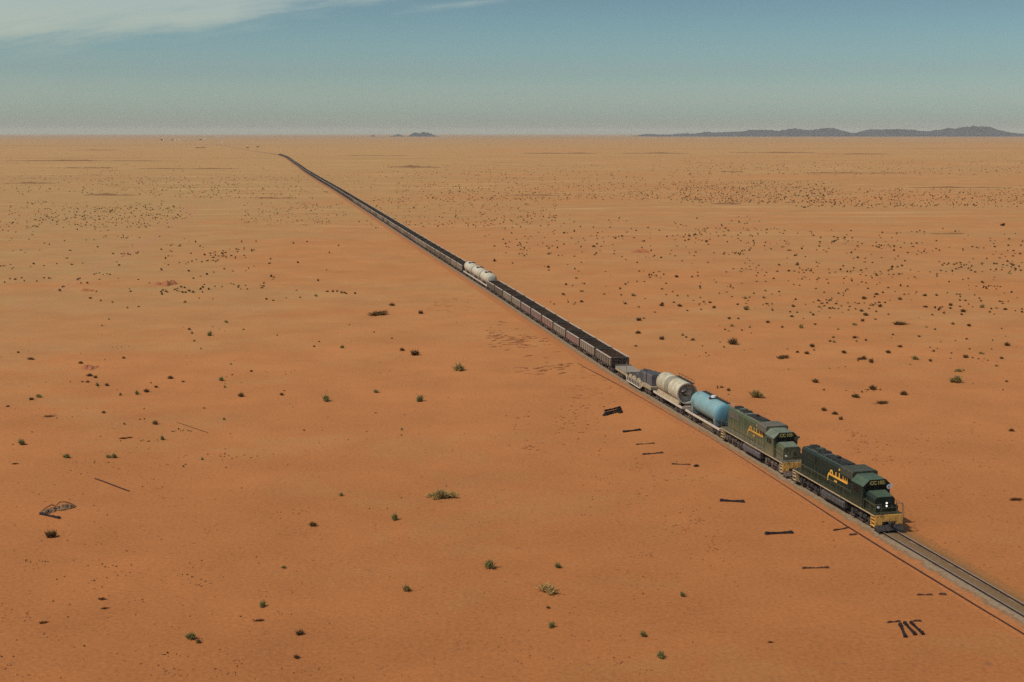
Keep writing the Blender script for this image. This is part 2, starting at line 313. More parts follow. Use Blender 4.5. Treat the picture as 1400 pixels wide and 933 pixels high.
def bed_material():
    m = bpy.data.materials.new('track bed'); m.use_nodes = True; t = m.node_tree
    b = t.nodes['Principled BSDF']; b.inputs['Roughness'].default_value = 0.95; b.inputs['Specular IOR Level'].default_value = 0.15
    P = N(t, 'ShaderNodeNewGeometry').outputs['Position']
    uv = N(t, 'ShaderNodeUVMap'); uv.uv_map = 'across'
    s2 = N(t, 'ShaderNodeSeparateXYZ'); t.links.new(uv.outputs[0], s2.inputs[0])
    w = math_node(t, 'ADD', s2.outputs[0], math_node(t, 'MULTIPLY', math_node(t, 'SUBTRACT', noise(t, P, 0.75, 7, 0.72), 0.5), 0.22))
    k = lambda u: (u + 5.0) / 10.0
    col = ramp(t, w, [(k(-3.3), (0.31, 0.115, 0.038)), (k(-1.9), (0.29, 0.112, 0.038)), (k(-1.55), (0.165, 0.110, 0.060)), (k(-1.25), (0.225, 0.15, 0.088)),
                      (k(-0.95), (0.20, 0.15, 0.10)), (k(-0.7), (0.155, 0.096, 0.048)), (k(0.0), (0.145, 0.090, 0.044)), (k(0.62), (0.135, 0.083, 0.041)),
                      (k(0.85), (0.25, 0.155, 0.09)), (k(1.15), (0.24, 0.12, 0.05)), (k(1.45), (0.20, 0.10, 0.038)), (k(2.1), (0.255, 0.112, 0.034)), (k(3.2), (0.30, 0.115, 0.033))])
    g = math_node(t, 'ADD', math_node(t, 'MULTIPLY', noise(t, P, 3.2, 6, 0.8), 1.5), 0.25)
    hv = N(t, 'ShaderNodeHueSaturation'); t.links.new(col, hv.inputs['Color']); t.links.new(g, hv.inputs['Value'])
    t.links.new(hv.outputs[0], b.inputs['Base Color'])
    bn = N(t, 'ShaderNodeBump'); bn.inputs['Strength'].default_value = 0.6; bn.inputs['Distance'].default_value = 0.06
    t.links.new(noise(t, P, 3.5, 4, 0.7), bn.inputs['Height']); t.links.new(bn.outputs[0], b.inputs['Normal'])
    return m
M['bed'] = bed_material()

# ------------------------------------------------------------------ ground, haze, hills
R = 42000.0
def axis_lines():
    a = [0.0]; st = 12.0
    while a[-1] < R:
        a.append(a[-1] + st); st *= 1.12
    a[-1] = R
    return [-x for x in a[:0:-1]] + a
xs = axis_lines(); ys = xs
g = MB(); nx = len(xs)
g.v = [(x, y, 0.0) for y in ys for x in xs]
for j in range(nx - 1):
    for i in range(nx - 1):
        g.f.append([j * nx + i, j * nx + i + 1, (j + 1) * nx + i + 1, (j + 1) * nx + i]); g.m.append(0)
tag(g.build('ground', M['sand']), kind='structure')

hz = MB(); hz.box(-43000, 43000, -43000, 43000, -1.0, 150.0)
hm = bpy.data.materials.new('dusty air'); hm.use_nodes = True; ht = hm.node_tree; ht.nodes.clear()
pv = N(ht, 'ShaderNodeVolumePrincipled'); pv.inputs['Color'].default_value = (0.97, 0.92, 0.78, 1); pv.inputs['Density'].default_value = 2.7e-5
ho = N(ht, 'ShaderNodeOutputMaterial'); ht.links.new(pv.outputs[0], ho.inputs['Volume'])
tag(hz.build('haze', hm), kind='stuff')

def hill(name, sil, dist, label, depth, seed):
    """a rocky range at the given distance; sil = (pixel column, rise above the plain in pixels)"""
    rnd = random.Random(seed); np.random.seed(seed)
    sx = [(p - CX) / FPX * dist for p, h in sil]; sh = [h / FPX * dist * 0.92 for p, h in sil]
    n = max(24, int((sil[-1][0] - sil[0][0]) * 1.6)); rows = 13
    X = np.linspace(sx[0], sx[-1], n); Hh = np.interp(X, sx, sh) * (1 + np.random.uniform(-0.08, 0.07, n))
    fac = [0, .25, .48, .66, .8, .92, 1, .93, .8, .62, .42, .2, 0]
    mb = MB()
    for r in range(rows):
        jit = np.random.uniform(-1, 1, n)
        for i in range(n):
            h = Hh[i] * fac[r] * (1 + (0.22 * jit[i] if r not in (0, rows - 1) and r != 6 else 0))
            mb.v.append((X[i], dist + (r / (rows - 1) - 0.5) * depth + jit[i] * depth * 0.03, max(h, 0) - (0.4 if r in (0, rows - 1) else 0.0)))
    for r in range(rows - 1):
        for i in range(n - 1):
            mb.f.append([r * n + i, r * n + i + 1, (r + 1) * n + i + 1, (r + 1) * n + i]); mb.m.append(0)
    return tag(mb.build(name, M['rock']), label, kind='structure')
def silz(pts, x0, sc, base): return [(x0 + a / sc, max((base - b) / sc, 0.0)) for a, b in pts]
hill('hills', silz([(30, 80), (62, 73), (100, 76), (160, 76), (190, 71), (215, 73), (240, 73), (262, 66), (300, 70), (360, 66), (410, 65), (428, 59), (480, 60), (530, 65), (570, 56), (598, 57), (622, 63), (660, 57), (695, 53), (720, 62), (745, 71), (770, 73), (800, 70), (825, 70), (850, 60), (880, 58), (960, 58), (1000, 64), (1060, 66), (1100, 60), (1130, 55), (1170, 57), (1185, 50), (1222, 48), (1240, 56), (1265, 66), (1300, 68), (1330, 73), (1360, 73), (1400, 77), (1440, 80)], 860, 2.593, 82), 15500, None, 2400, 3)
hill('hills', silz([(425, 228), (436, 215), (470, 192), (500, 190), (530, 201), (552, 187), (600, 192), (635, 202), (665, 217), (700, 228)], 500, 7, 229), 14500, None, 700, 4)
hill('hills', silz([(255, 228), (275, 220), (325, 205), (362, 221), (385, 228)], 500, 7, 229), 14500, None, 400, 5)
hill('hills', silz([(60, 228), (85, 215), (105, 228)], 500, 7, 229), 14500, None, 250, 6)

# ------------------------------------------------------------------ the line of the railway
RZ = 0.45                                                        # rail head above the plain
CP = [(76.0, -40), (59.2, 30), (42.5, 101.3), (28.45, 161), (17.95, 207), (-2.9, 310), (-30.2, 442), (-58.3, 580), (-91.0, 740), (-123, 896), (-163.2, 1088),
      (-214.8, 1339), (-273.2, 1633), (-415.0, 2307), (-593.0, 2924), (-1069.0, 4682), (-1928.0, 7808)]
def line_points():
    P = []
    for i in range(1, len(CP) - 2):
        p0, p1, p2, p3 = [np.array(CP[k], float) for k in (i - 1, i, i + 1, i + 2)]
        t1 = (p2 - p0) / (p2[1] - p0[1]) * (p2[1] - p1[1]); t2 = (p3 - p1) / (p3[1] - p1[1]) * (p2[1] - p1[1])
        n = max(4, int((p2[1] - p1[1]) / (6 if p1[1] < 700 else 25)))
        for k in range(n):
            t = k / n
            P.append((2 * t**3 - 3 * t**2 + 1) * p1 + (t**3 - 2 * t**2 + t) * t1 + (-2 * t**3 + 3 * t**2) * p2 + (t**3 - t**2) * t2)
    return np.array(P)
LP = line_points()
seg = np.linalg.norm(np.diff(LP, axis=0), axis=1); LS = np.concatenate([[0], np.cumsum(seg)])
s110 = float(np.interp(110, LP[:, 1], LS))
def on_line(a, u=0.0, z=0.0):
    """point a metres up the line from the datum, u metres to its right-hand side as the photo sees it"""
    s = s110 + a
    x = np.interp(s, LS, LP[:, 0]); y = np.interp(s, LS, LP[:, 1])
    x2 = np.interp(s + 4, LS, LP[:, 0]); y2 = np.interp(s + 4, LS, LP[:, 1])
    d = np.array([x2 - x, y2 - y]); d /= np.linalg.norm(d)
    return Vector((x + d[1] * u, y - d[0] * u, z))
def sweep(prof, a0, a1, name, mats, uvs=False, mi=None, step=None):
    A = [a0]
    while A[-1] < a1: A.append(A[-1] + (step or (6 if A[-1] < 500 else 20)))
    mb = MB(); n = len(prof)
    for a in A:
        for u, z in prof: mb.v.append(tuple(on_line(a, u, z)))
    for r in range(len(A) - 1):
        for i in range(n - 1):
            mb.f.append([r * n + i, r * n + i + 1, (r + 1) * n + i + 1, (r + 1) * n + i]); mb.m.append(mi[i] if mi else 0)
    o = mb.build(name, mats)
    if uvs:
        uvl = o.data.uv_layers.new(name='across'); us = [(u + 5.0) / 10.0 for u, z in prof]
        co = [0.0] * (2 * len(o.data.loops))
        for l in o.data.loops: co[2 * l.index] = us[l.vertex_index % n]; co[2 * l.index + 1] = 0.5
        uvl.data.foreach_set('uv', co)
    return o
bed = sweep([(-3.4, -0.02), (-2.6, 0.07), (-2.2, 0.13), (-1.9, 0.17), (-1.0, 0.27), (-0.86, 0.29), (-0.6, 0.30), (0.0, 0.31), (0.6, 0.30), (0.86, 0.29), (1.2, 0.25), (1.9, 0.14), (2.7, 0.05), (3.4, -0.02)],
            -75, 7000, 'track_bed', M['bed'], True)
tag(bed, kind='structure')
for sgn, lab in ((-1, 'dark steel running rail on the left side of the track, nearest the grey shoulder'), (1, 'dark steel running rail on the right side of the track, away from the loose rail')):
    c = 0.7525 * sgn
    pr_ = [(c - 0.075, 0.285), (c - 0.075, 0.32), (c - 0.03, 0.335), (c - 0.03, 0.40), (c - 0.036, 0.41), (c - 0.036, RZ), (c + 0.036, RZ), (c + 0.036, 0.41), (c + 0.03, 0.40), (c + 0.03, 0.335), (c + 0.075, 0.32), (c + 0.075, 0.285)]
    r = sweep(pr_, -75, 2700, 'rail', [M['railsteel'], M['railhead']], mi=[0, 0, 0, 0, 0, 1, 0, 0, 0, 0, 0])
    tag(r, lab, 'rail', 'running rails of the track')
# the loose rail lying on the sand beside the line
A = []; mb = MB()
pts = [at(px, py, 0.03) for px, py in ((1500, 931), (1400, 869.4), (1290, 802), (1160, 721.8), (1065, 660.5), (971, 600), (905, 561), (851, 530), (820, 513.5), (790, 497))]
prof = [(-0.07, -0.03), (-0.07, 0.02), (-0.02, 0.05), (-0.02, 0.11), (-0.045, 0.13), (-0.045, 0.165), (0.045, 0.165), (0.045, 0.13), (0.02, 0.11), (0.02, 0.05), (0.07, 0.02), (0.07, -0.03)]
dense = []
for i in range(len(pts) - 1):
    for k in range(8): dense.append(pts[i].lerp(pts[i + 1], k / 8))
dense.append(pts[-1])
for i, p in enumerate(dense):
    d = (dense[min(i + 1, len(dense) - 1)] - dense[max(i - 1, 0)]); d.z = 0; d.normalize()
    wob = 0.05 * math.sin(i * 0.23) + 0.012 * math.sin(i * 0.9)
    sink = -0.10 * max(0, (i - len(dense) * 0.72)) / (len(dense) * 0.28)
    for u, z in prof: mb.v.append((p.x + d.y * (u + wob), p.y - d.x * (u + wob), z + sink))
for i in range(len(dense) - 1):
    for k in range(len(prof) - 1): mb.f.append([i * 12 + k, i * 12 + k + 1, (i + 1) * 12 + k + 1, (i + 1) * 12 + k]); mb.m.append(0)
tag(mb.build('loose_rail', M['looserail']), 'long rusty loose rail lying on the sand along the left side of the track', 'rail')

# ------------------------------------------------------------------ running gear shared by the train
def ring(mb, x, y0, y1, z, r, n=18, mi=0): mb.tube((x, y0, z), (x, y1, z), r, n=n, mi=mi)
def make_bogie(parent, xc, axles, wheel_r, material, side_y=1.05, frame_z=0.55, heavy=False):
    """a truck: side frames, bolster and its wheels; centre xc"""
    f = MB(); a0, a1 = axles[0], axles[-1]
    for sg in (-1, 1):
        y0, y1 = (side_y - 0.12) * sg, (side_y + 0.06) * sg
        y0, y1 = min(y0, y1), max(y0, y1)
        pr_ = [(xc + a0 - 0.55, frame_z + 0.05), (xc + a0 - 0.45, frame_z - 0.2), (xc + a0 + 0.3, frame_z - 0.22), (xc + a0 + 0.5, frame_z - 0.05), (xc + a1 - 0.5, frame_z - 0.05), (xc + a1 - 0.3, frame_z - 0.22), (xc + a1 + 0.45, frame_z - 0.2), (xc + a1 + 0.55, frame_z + 0.05), (xc + a1 + 0.3, frame_z + 0.28), (xc + a0 - 0.3, frame_z + 0.28)]
        f.prism_y(pr_, y0, y1)
        for a in axles:
            yy = (side_y + 0.06) * sg; y2 = (side_y + 0.22) * sg
            f.tube((xc + a, yy, wheel_r), (xc + a, y2, wheel_r), 0.19, n=10)
            f.box(xc + a - 0.24, xc + a + 0.24, min(yy, yy + 0.1 * sg), max(yy, yy + 0.1 * sg), frame_z + 0.02, frame_z + 0.34)
        if heavy:
            f.tube((xc + a0 + 0.5, 1.17 * sg, 0.92), (xc + a0 + 1.05, 1.17 * sg, 0.92), 0.13, n=8)
            f.tube((xc + a1 - 1.05, 1.17 * sg, 0.92), (xc + a1 - 0.5, 1.17 * sg, 0.92), 0.13, n=8)
        for k in (-0.12, 0.12): f.tube((xc + k, (side_y + 0.0) * sg, frame_z + 0.1), (xc + k, side_y * sg, frame_z + 0.5), 0.09, n=8)
    f.box(xc - 0.3, xc + 0.3, -side_y, side_y, frame_z, frame_z + 0.42)
    bg_ = f.build('bogie', material, parent)
    for a in axles:
        for sg in (-1, 1):
            w = MB(); yi, yo = 0.69 * sg, 0.83 * sg
            ring(w, xc + a, min(yi, yo), max(yi, yo), wheel_r, wheel_r)
            ring(w, xc + a, min(0.66 * sg, 0.69 * sg), max(0.66 * sg, 0.69 * sg), wheel_r, wheel_r + 0.03)
            w.build('wheel', material, bg_, True)
    return bg_
def coupler(parent, x, sgn, material):
    c = MB(); c.box(min(x, x + 0.45 * sgn), max(x, x + 0.45 * sgn), -0.11, 0.11, 0.76, 0.98)
    xk = x + 0.45 * sgn
    c.box(min(xk, xk + 0.2 * sgn), max(xk, xk + 0.2 * sgn), -0.18, 0.18, 0.72, 1.02)
    c.build('coupler', material, parent)

# ------------------------------------------------------------------ locomotive
def stroke(mb, x, z, x2, z2, w, y):
    """a thick stroke of lettering standing proud of the side at y"""
    d = Vector((x2 - x, 0, z2 - z)); L = max(d.length, 1e-4); d /= L; nrm = Vector((-d.z, 0, d.x)) * (w / 2)
    a = Vector((x, y, z)) - d * (w * 0.25); b = Vector((x2, y, z2)) + d * (w * 0.25); o = Vector((0, -0.03, 0))
    vs = [a + nrm, a - nrm, b - nrm, b + nrm]; vs += [p + o for p in vs]
    mb.add(vs, [(0, 1, 2, 3), (7, 6, 5, 4), (0, 4, 5, 1), (1, 5, 6, 2), (2, 6, 7, 3), (3, 7, 4, 0)])
def arabic_name(parent, x_right, z0, y, material, sc=1.0):
    """the word as it is painted on the hood side: read from the nose end backwards"""
    mb = MB(); k = [0]
    def st(d, z, d2, z2, w):
        k[0] += 1; stroke(mb, x_right - d * sc, z0 + z * sc, x_right - d2 * sc, z0 + z2 * sc, w * sc, y - 0.0006 * k[0])
    st(0.10, 0.06, 3.55, 0.06, 0.23)                                   # base line
    for d in (0.10, 0.55, 1.02): st(d, 0.05, d, 0.60, 0.20)            # three teeth
    st(1.95, 0.05, 1.95, 0.68, 0.20); st(1.88, 1.14, 2.06, 1.14, 0.22)   # tooth with a dot above
    st(2.75, 0.05, 2.75, 0.60, 0.20); st(2.50, -0.42, 2.68, -0.42, 0.2); st(2.84, -0.42, 3.02, -0.42, 0.2)  # tooth, two dots below
    c = (3.86, 0.30); pts = [(c[0] + 0.27 * math.cos(t), c[1] + 0.27 * math.sin(t)) for t in [i * math.pi / 5 for i in range(11)]]
    for p, q in zip(pts, pts[1:]): st(p[0], p[1], q[0], q[1], 0.20)    # closed loop
    st(4.0, 0.10, 4.45, 0.05, 0.24); st(4.45, 0.05, 4.62, -0.25, 0.22); st(4.62, -0.25, 4.66, -0.72, 0.19)   # tail
    return mb.build('lettering', material, parent)
def text_mesh(name, body, size, mw, material, parent):
    cu = bpy.data.curves.new(name, 'FONT'); cu.body = body; cu.size = size; cu.align_x = 'CENTER'; cu.align_y = 'CENTER'; cu.extrude = 0.008; cu.offset = 0.012
    tmp = bpy.data.objects.new(name, cu); COL.objects.link(tmp)
    dg = bpy.context.evaluated_depsgraph_get(); dg.update()
    me = bpy.data.meshes.new_from_object(tmp.evaluated_get(dg)); bpy.data.objects.remove(tmp); bpy.data.curves.remove(cu)
    me.transform(mw); me.materials.clear(); me.materials.append(material)
    o = bpy.data.objects.new(name, me); COL.objects.link(o); o.parent = parent; return o

def make_loco(label, loc, rz, v, number, lit):
    old = v == 2
    G, RG, BX = M['green%d' % v], M['roofgreen%d' % v], M['boxdark%d' % v]
    TR = M['truck2'] if old else M['truck']; TK = M['tanksteel2'] if old else M['tanksteel']
    LT = M['lettering2'] if old else M['lettering']
    t = thing('diesel_locomotive', label, 'locomotive', loc, rz, 'locomotives at the head of the train')
    X0, X1 = -9.2, 9.2
    # frame and walkway
    mb = MB(); mb.box(X0, X1, -0.9, 0.9, 1.05, 1.5); mb.box(X0, X1, -1.5, 1.5, 1.5, 1.62)
    mb.build('underframe', TR, t)
    wk = MB(); wk.box(X0, X1, -1.55, 1.55, 1.62, 1.66); wk.build('walkway', M['boxdark2'] if old else G, t)
    ss = MB()
    for sg in (-1, 1):
        ss.box(X0 + 0.02, X1 - 0.02, min(1.5 * sg, 1.57 * sg), max(1.5 * sg, 1.57 * sg), 1.50, 1.615)
    ss.build('sill_stripe', M['sillstripe'], t)
    # long hood with chamfered top edges
    hw = 0.98
    hp = [(-hw, 1.66), (-hw, 4.15), (-0.78, 4.42), (0.78, 4.42), (hw, 4.15), (hw, 1.66)]
    lh = MB(); lh.prism_x(hp, X0 + 0.9, 4.2)
    # door seams along the side
    for k in range(15):
        x = X0 + 1.3 + k * 0.82
        if x > 3.9: break
        for sg in (-1, 1): lh.box(x, x + 0.05, min(hw * sg, (hw + 0.025) * sg), max(hw * sg, (hw + 0.025) * sg), 1.75, 3.1)
    hood = lh.build('long_hood', G, t)
    ed = MB()
    for sg in (-1, 1):
        ed.prism_x([((0.70) * sg, 4.425), (0.74 * sg, 4.47), (0.80 * sg, 4.425)][::sg], X0 + 0.9, 1.6)
    ed.build('roof_edge', RG, t)
    # louvred radiator panels on the flanks near the rear
    for sg in (-1, 1):
        lv = MB()
        lv.box(X0 + 1.2, X0 + 4.4, min(hw * sg, (hw + 0.05) * sg), max(hw * sg, (hw + 0.05) * sg), 3.35, 4.1)
        lv.build('radiator_grille', G if not old else BX, t)
    # roof: soot-dark grid sheets, three fans, exhaust
    rf = MB(); rf.box(X0 + 1.0, 1.55, -0.68, 0.68, 4.42, 4.455); rf.build('roof_sheet', M['soot'] if not old else BX, t)
    for k, x in enumerate((-7.35, -6.0, -4.65)):
        fn = MB(); fn.tube((x, 0.12, 4.455), (x, 0.12, 4.66), 0.60, 0.57, n=20)
        fan = fn.build('roof_fan', M['soot'], t, True)
        gl = MB()
        for j in range(7): gl.box(x - 0.55, x + 0.55, 0.12 - 0.42 + j * 0.14 - 0.015, 0.12 - 0.42 + j * 0.14 + 0.015, 4.662, 4.68)
        gl.tube((x, 0.12, 4.662), (x, 0.12, 4.70), 0.17, n=10); gl.build('fan_guard', RG if k % 2 else M['soot'], fan)
    for q in ((-6.4, -5.2, -0.72, -0.55, 4.46, 4.55), (-3.9, -3.3, -0.6, 0.4, 4.46, 4.6)):
        pn = MB(); pn.box(*q); pn.build('roof_hatch', M['tanksteel'] if not old else RG, t)
    ex = MB(); ex.box(-3.1, 1.2, -0.45, 0.72, 4.46, 4.60); ex.tube((-1.9, 0.15, 4.6), (-1.9, 0.15, 4.82), 0.26, n=12); ex.box(-0.9, 0.9, -0.2, 0.6, 4.60, 4.70)
    ex.build('exhaust_housing', M['soot'], t)
    # wide overhanging filter box behind the cab
    bx = MB()
    bp = [(-1.42, 3.88), (-1.42, 4.62), (-1.30, 4.76), (1.30, 4.76), (1.42, 4.62), (1.42, 3.88)]
    bx.prism_x(bp, 1.6, 4.2); bx.prism_x([(-1.42, 3.878), (-hw - 0.002, 3.62), (hw + 0.002, 3.62), (1.42, 3.878)], 1.605, 4.195)
    bx.build('filter_box', [BX], t)
    fl = MB(); fl.box(1.95, 3.85, -1.44, -1.42, 3.98, 4.55); fl.build('filter_panel', M['boxdark2'] if old else BX, t)
    # cab with chamfered roof
    cp_ = [(-1.5, 1.66), (-1.5, 3.88), (-0.86, 4.50), (0.86, 4.50), (1.5, 3.88), (1.5, 1.66)]
    cb = MB(); cb.prism_x(cp_, 4.2, 6.6)
    cab = cb.build('cab', G, t)
    cr = MB()
    for (ya, za), (yb, zb) in zip([(-1.56, 3.86), (-0.875, 4.52), (0.875, 4.52)], [(-0.875, 4.52), (0.875, 4.52), (1.56, 3.86)]):
        d = Vector((0, yb - ya, zb - za)).normalized(); nn = Vector((0, -d.z, d.y)) * 0.05
        cr.prism_x([(ya, za), (yb, zb), (yb + nn.y, zb + nn.z), (ya + nn.y, za + nn.z)][::-1], 4.22, 6.75)
    cr.build('cab_roof', RG, cab)
    for sg in (-1, 1):
        w = MB(); w.box(4.75, 5.95, min(1.5 * sg, 1.515 * sg), max(1.5 * sg, 1.515 * sg), 3.0, 3.68)
        wf = w.build('side_window', M['glass'], cab)
        fr = MB()
        for a, b_, c_, d_ in ((4.68, 6.02, 3.68, 3.74), (4.68, 6.02, 2.94, 3.0), (4.68, 4.75, 3.0, 3.68), (5.95, 6.02, 3.0, 3.68), (5.32, 5.38, 3.0, 3.68)):
            fr.box(a, b_, min(1.5 * sg, 1.535 * sg), max(1.5 * sg, 1.535 * sg), c_, d_)
        fr.build('window_frame', RG if old else G, wf)
    ws = MB(); ws.box(6.6, 6.615, -1.15, -0.06, 3.46, 3.90); ws.build('windscreen', M['glass'], cab)
    ws = MB(); ws.box(6.6, 6.615, 0.06, 1.15, 3.46, 3.90); ws.build('windscreen', M['glass'], cab)
    nb = MB(); nb.box(6.6, 6.72, -0.98, 0.98, 3.97, 4.43)
    nbo = nb.build('number_board', M['boxdark1'], t)
    mw = Matrix.Translation((6.735, 0.0, 4.20)) @ Matrix(((0, 0, 1, 0), (1, 0, 0, 0), (0, 1, 0, 0), (0, 0, 0, 1)))
    for nm_, bd_, yo_ in (('letters', number[:2], -0.46), ('digits', number[3:], 0.40)):
        text_mesh(nm_, bd_, 0.52, Matrix.Translation((0, yo_, 0)) @ mw, M['numeral'], nbo)
    ds = MB(); ds.tube((6.6, 1.22, 3.78), (6.78, 1.22, 3.78), 0.06, n=8); ds.tube((6.72, 1.22, 3.78), (6.86, 1.22, 3.78), 0.17, 0.25, n=16); ds.tube((6.865, 1.22, 3.78), (6.87, 1.22, 3.78), 0.08, n=10, mi=1)
    ds.tube((6.6, 1.56, 3.90), (6.78, 1.56, 3.90), 0.09, 0.15, n=12); ds.box(6.55, 6.62, 1.2, 1.6, 3.73, 3.79)
    ds.build('signal_lamp', [M['whitepart'] if lit else M['boxdark2'], M['soot']], t)
    # short nose
    n0 = [(-1.16, 1.66), (-1.16, 3.12), (-0.96, 3.40), (0.96, 3.40), (1.16, 3.12), (1.16, 1.66)]
    n1 = [(-1.08, 1.66), (-1.08, 2.94), (-0.88, 3.18), (0.88, 3.18), (1.08, 2.94), (1.08, 1.66)]
    nm = MB(); nm.prism_x(n0, 6.6, 8.35, x1prof=n1); nose = nm.build('short_hood', G, t)
    nt_ = MB(); nt_.prism_x([(-0.94, 3.404), (0.94, 3.404), (0.94, 3.43), (-0.94, 3.43)], 6.62, 8.33, x1prof=[(-0.86, 3.184), (0.86, 3.184), (0.86, 3.21), (-0.86, 3.21)])
    nt_.build('hood_top', RG, nose)
    hb = MB(); hb.box(8.35, 8.44, -0.05, 0.33, 2.12, 2.74); hbo = hb.build('headlight_housing', G, nose)
    for z in (2.58, 2.28):
        l = MB(); l.tube((8.442, 0.14, z), (8.49, 0.14, z), 0.095, n=14); l.build('headlight', M['lamp'] if lit else M['tanksteel'], t)
    for y in (-0.72, 0.78):
        l = MB(); l.tube((8.35, y, 2.16), (8.43, y, 2.16), 0.13, n=14); l.build('marker_light', M['tanksteel'] if y > 0 else M['whitepart'], t)
    bxr = MB(); bxr.box(7.2, 8.3, 1.06, 1.5, 1.66, 2.2); bxr.build('toolbox', G, t)
    # end sheets, steps, pilots, couplers
    for sg in (-1, 1):
        e = MB(); xe = X1 if sg > 0 else X0; xo = xe + 0.10 * sg
        e.box(min(xe, xo), max(xe, xo), -1.5, 1.5, 0.95, 1.62)
        e.box(min(xe, xo), max(xe, xo), -1.5, -0.75, 0.62, 0.945); e.box(min(xe, xo), max(xe, xo), 0.75, 1.5, 0.62, 0.945)
        e.build('end_sheet', M['yellow'], t)
        pl = MB(); xp = xe + 0.14 * sg
        pl.prism_y([(xe - 0.1 * sg, 0.6), (xp + 0.28 * sg, 0.12), (xp + 0.36 * sg, 0.12), (xp, 0.6)], -1.45, 1.45)
        pl.build('pilot', TR, t); coupler(t, xo, sg, TR)
        for sy in (-1, 1):
            stp = MB(); y0, y1 = 1.10 * sy, 1.545 * sy; ya, yb = min(y0, y1), max(y0, y1)
            xa = xe - 0.75 * sg
            for z in (0.45, 0.85, 1.2): stp.box(min(xa, xe - 0.05 * sg), max(xa, xe - 0.05 * sg), ya, yb, z, z + 0.04)
            stp.box(min(xa, xa - 0.04 * sg), max(xa, xa - 0.04 * sg), ya, yb, 0.42, 1.43)
            stp.box(min(xe, xe - 0.045 * sg), max(xe, xe - 0.045 * sg), ya, yb, 0.42, 1.43)
            stp.build('steps', M['yellow'] if (sg > 0 and not old) else M['sillstripe'], t)
        # end railing
        er = MB(); xr = xe - 0.04 * sg
        for y in (-1.48, -0.85, 0.85, 1.48): er.tube((xr, y, 1.66), (xr, y, 2.72), 0.028, n=6)
        er.tube((xr, -1.48, 2.72), (xr, -0.85, 2.72), 0.028, n=6); er.tube((xr, 0.85, 2.72), (xr, 1.48, 2.72), 0.028, n=6)
        er.tube((xr, -0.85, 2.3), (xr, 0.85, 2.3), 0.02, n=6)
        if sg > 0: er.path([(xr, 1.48, 2.72), (xr + 0.12, 1.55, 2.3), (xr + 0.2, 1.56, 1.5), (xr + 0.1, 1.56, 0.9)], 0.03)
        er.build('end_railing', M['railmetal'], t)
    for sy in (-1, 1):
        hr = MB(); y = 1.47 * sy
        xa, xb = X0 + 0.1, 4.0
        n = 9
        for k in range(n + 1):
            x = xa + (xb - xa) * k / n; hr.tube((x, y, 1.66), (x, y, 2.68), 0.022, n=5)
        hr.tube((xa, y, 2.68), (xb, y, 2.68), 0.025, n=5)
        hr.path([(6.75, y, 2.72), (X1 - 0.1, y, 2.6)], 0.025, n=5); hr.tube((6.8, y, 1.66), (6.8, y, 2.72), 0.022, n=5); hr.tube((8.0, y, 1.66), (8.0, y, 2.66), 0.022, n=5)
        hr.build('side_handrail', M['railmetal'], t)
    # trucks and tank
    for xc in (5.9, -5.9): make_bogie(t, xc, (-1.75, 0.0, 1.75), 0.5, TR, 1.08, 0.62, True)
    ft = MB()
    ft.prism_x([(-1.38, 0.42), (-1.45, 0.55), (-1.45, 0.98), (-1.25, 1.2), (1.25, 1.2), (1.45, 0.98), (1.45, 0.55), (1.38, 0.42)], -2.4, 2.6)
    ft.build('fuel_tank', TK, t)
    for sg in (-1, 1):
        ar = MB(); ar.lathe_x([(-2.0, 0.0), (-1.98, 0.12), (-1.9, 0.17), (1.9, 0.17), (1.98, 0.12), (2.0, 0.0)], 1.30, n=12, yc=1.28 * sg); ar.build('air_tank', TR, t, True)
    for x in (-2.7, 2.75):
        bk = MB(); bk.box(x, x + 0.16, -1.46, -1.1, 0.55, 1.42); bk.build('bracket', M['tanksteel'], t)
    arabic_name(t, 2.5, 2.98 if not old else 3.02, -hw - 0.03, LT, 0.93)
    return t

def place(a):
    """location and heading of a vehicle centred a metres up the line; +x points to the head of the train"""
    p = on_line(a, 0, RZ); q = on_line(a - 4, 0) - on_line(a + 4, 0)
    return p, math.atan2(q.y, q.x)
p, rz = place(22.3); make_loco('shiny dark green leading locomotive with lit headlights and bright orange lettering', p, rz, 1, 'CC 105', True)
p, rz = place(43.4); make_loco('dusty faded green second locomotive coupled behind the leading one, next to blue tank wagon', p, rz, 2, 'CC 103', False)

# ------------------------------------------------------------------ tank wagons
def tank_underframe(t, half, mat_sill, gear):
    f = MB(); f.box(-half, half, -0.45, 0.45, 0.85, 1.12)
    for x in np.linspace(-half + 0.4, half - 0.4, 7): f.box(x, x + 0.12, -1.3, 1.3, 0.98, 1.12)
    f.build('underframe', gear, t)
    sl = MB()
    for sg in (-1, 1): sl.box(-half, half, min(1.3 * sg, 1.42 * sg), max(1.3 * sg, 1.42 * sg), 0.98, 1.26)
    for x in (-half, half - 0.14): sl.box(x, x + 0.14, -1.3, 1.3, 0.95, 1.26)
    sl.build('side_sill', mat_sill, t)
    for xc in (-half + 1.9, half - 1.9): make_bogie(t, xc, (-0.9, 0.9), 0.46, gear, 1.02, 0.5)
    for sg in (-1, 1): coupler(t, half * sg, sg, gear)
def dome_prof(x0, x1, r, d=0.42):
    k = [(0.0, 0.0), (0.06, 0.42), (0.2, 0.72), (0.45, 0.9), (0.75, 0.975), (1.0, 1.0)]
    return [(x0 + a * d, r * b) for a, b in k], [(x1 - a * d, r * b) for a, b in k[::-1]]

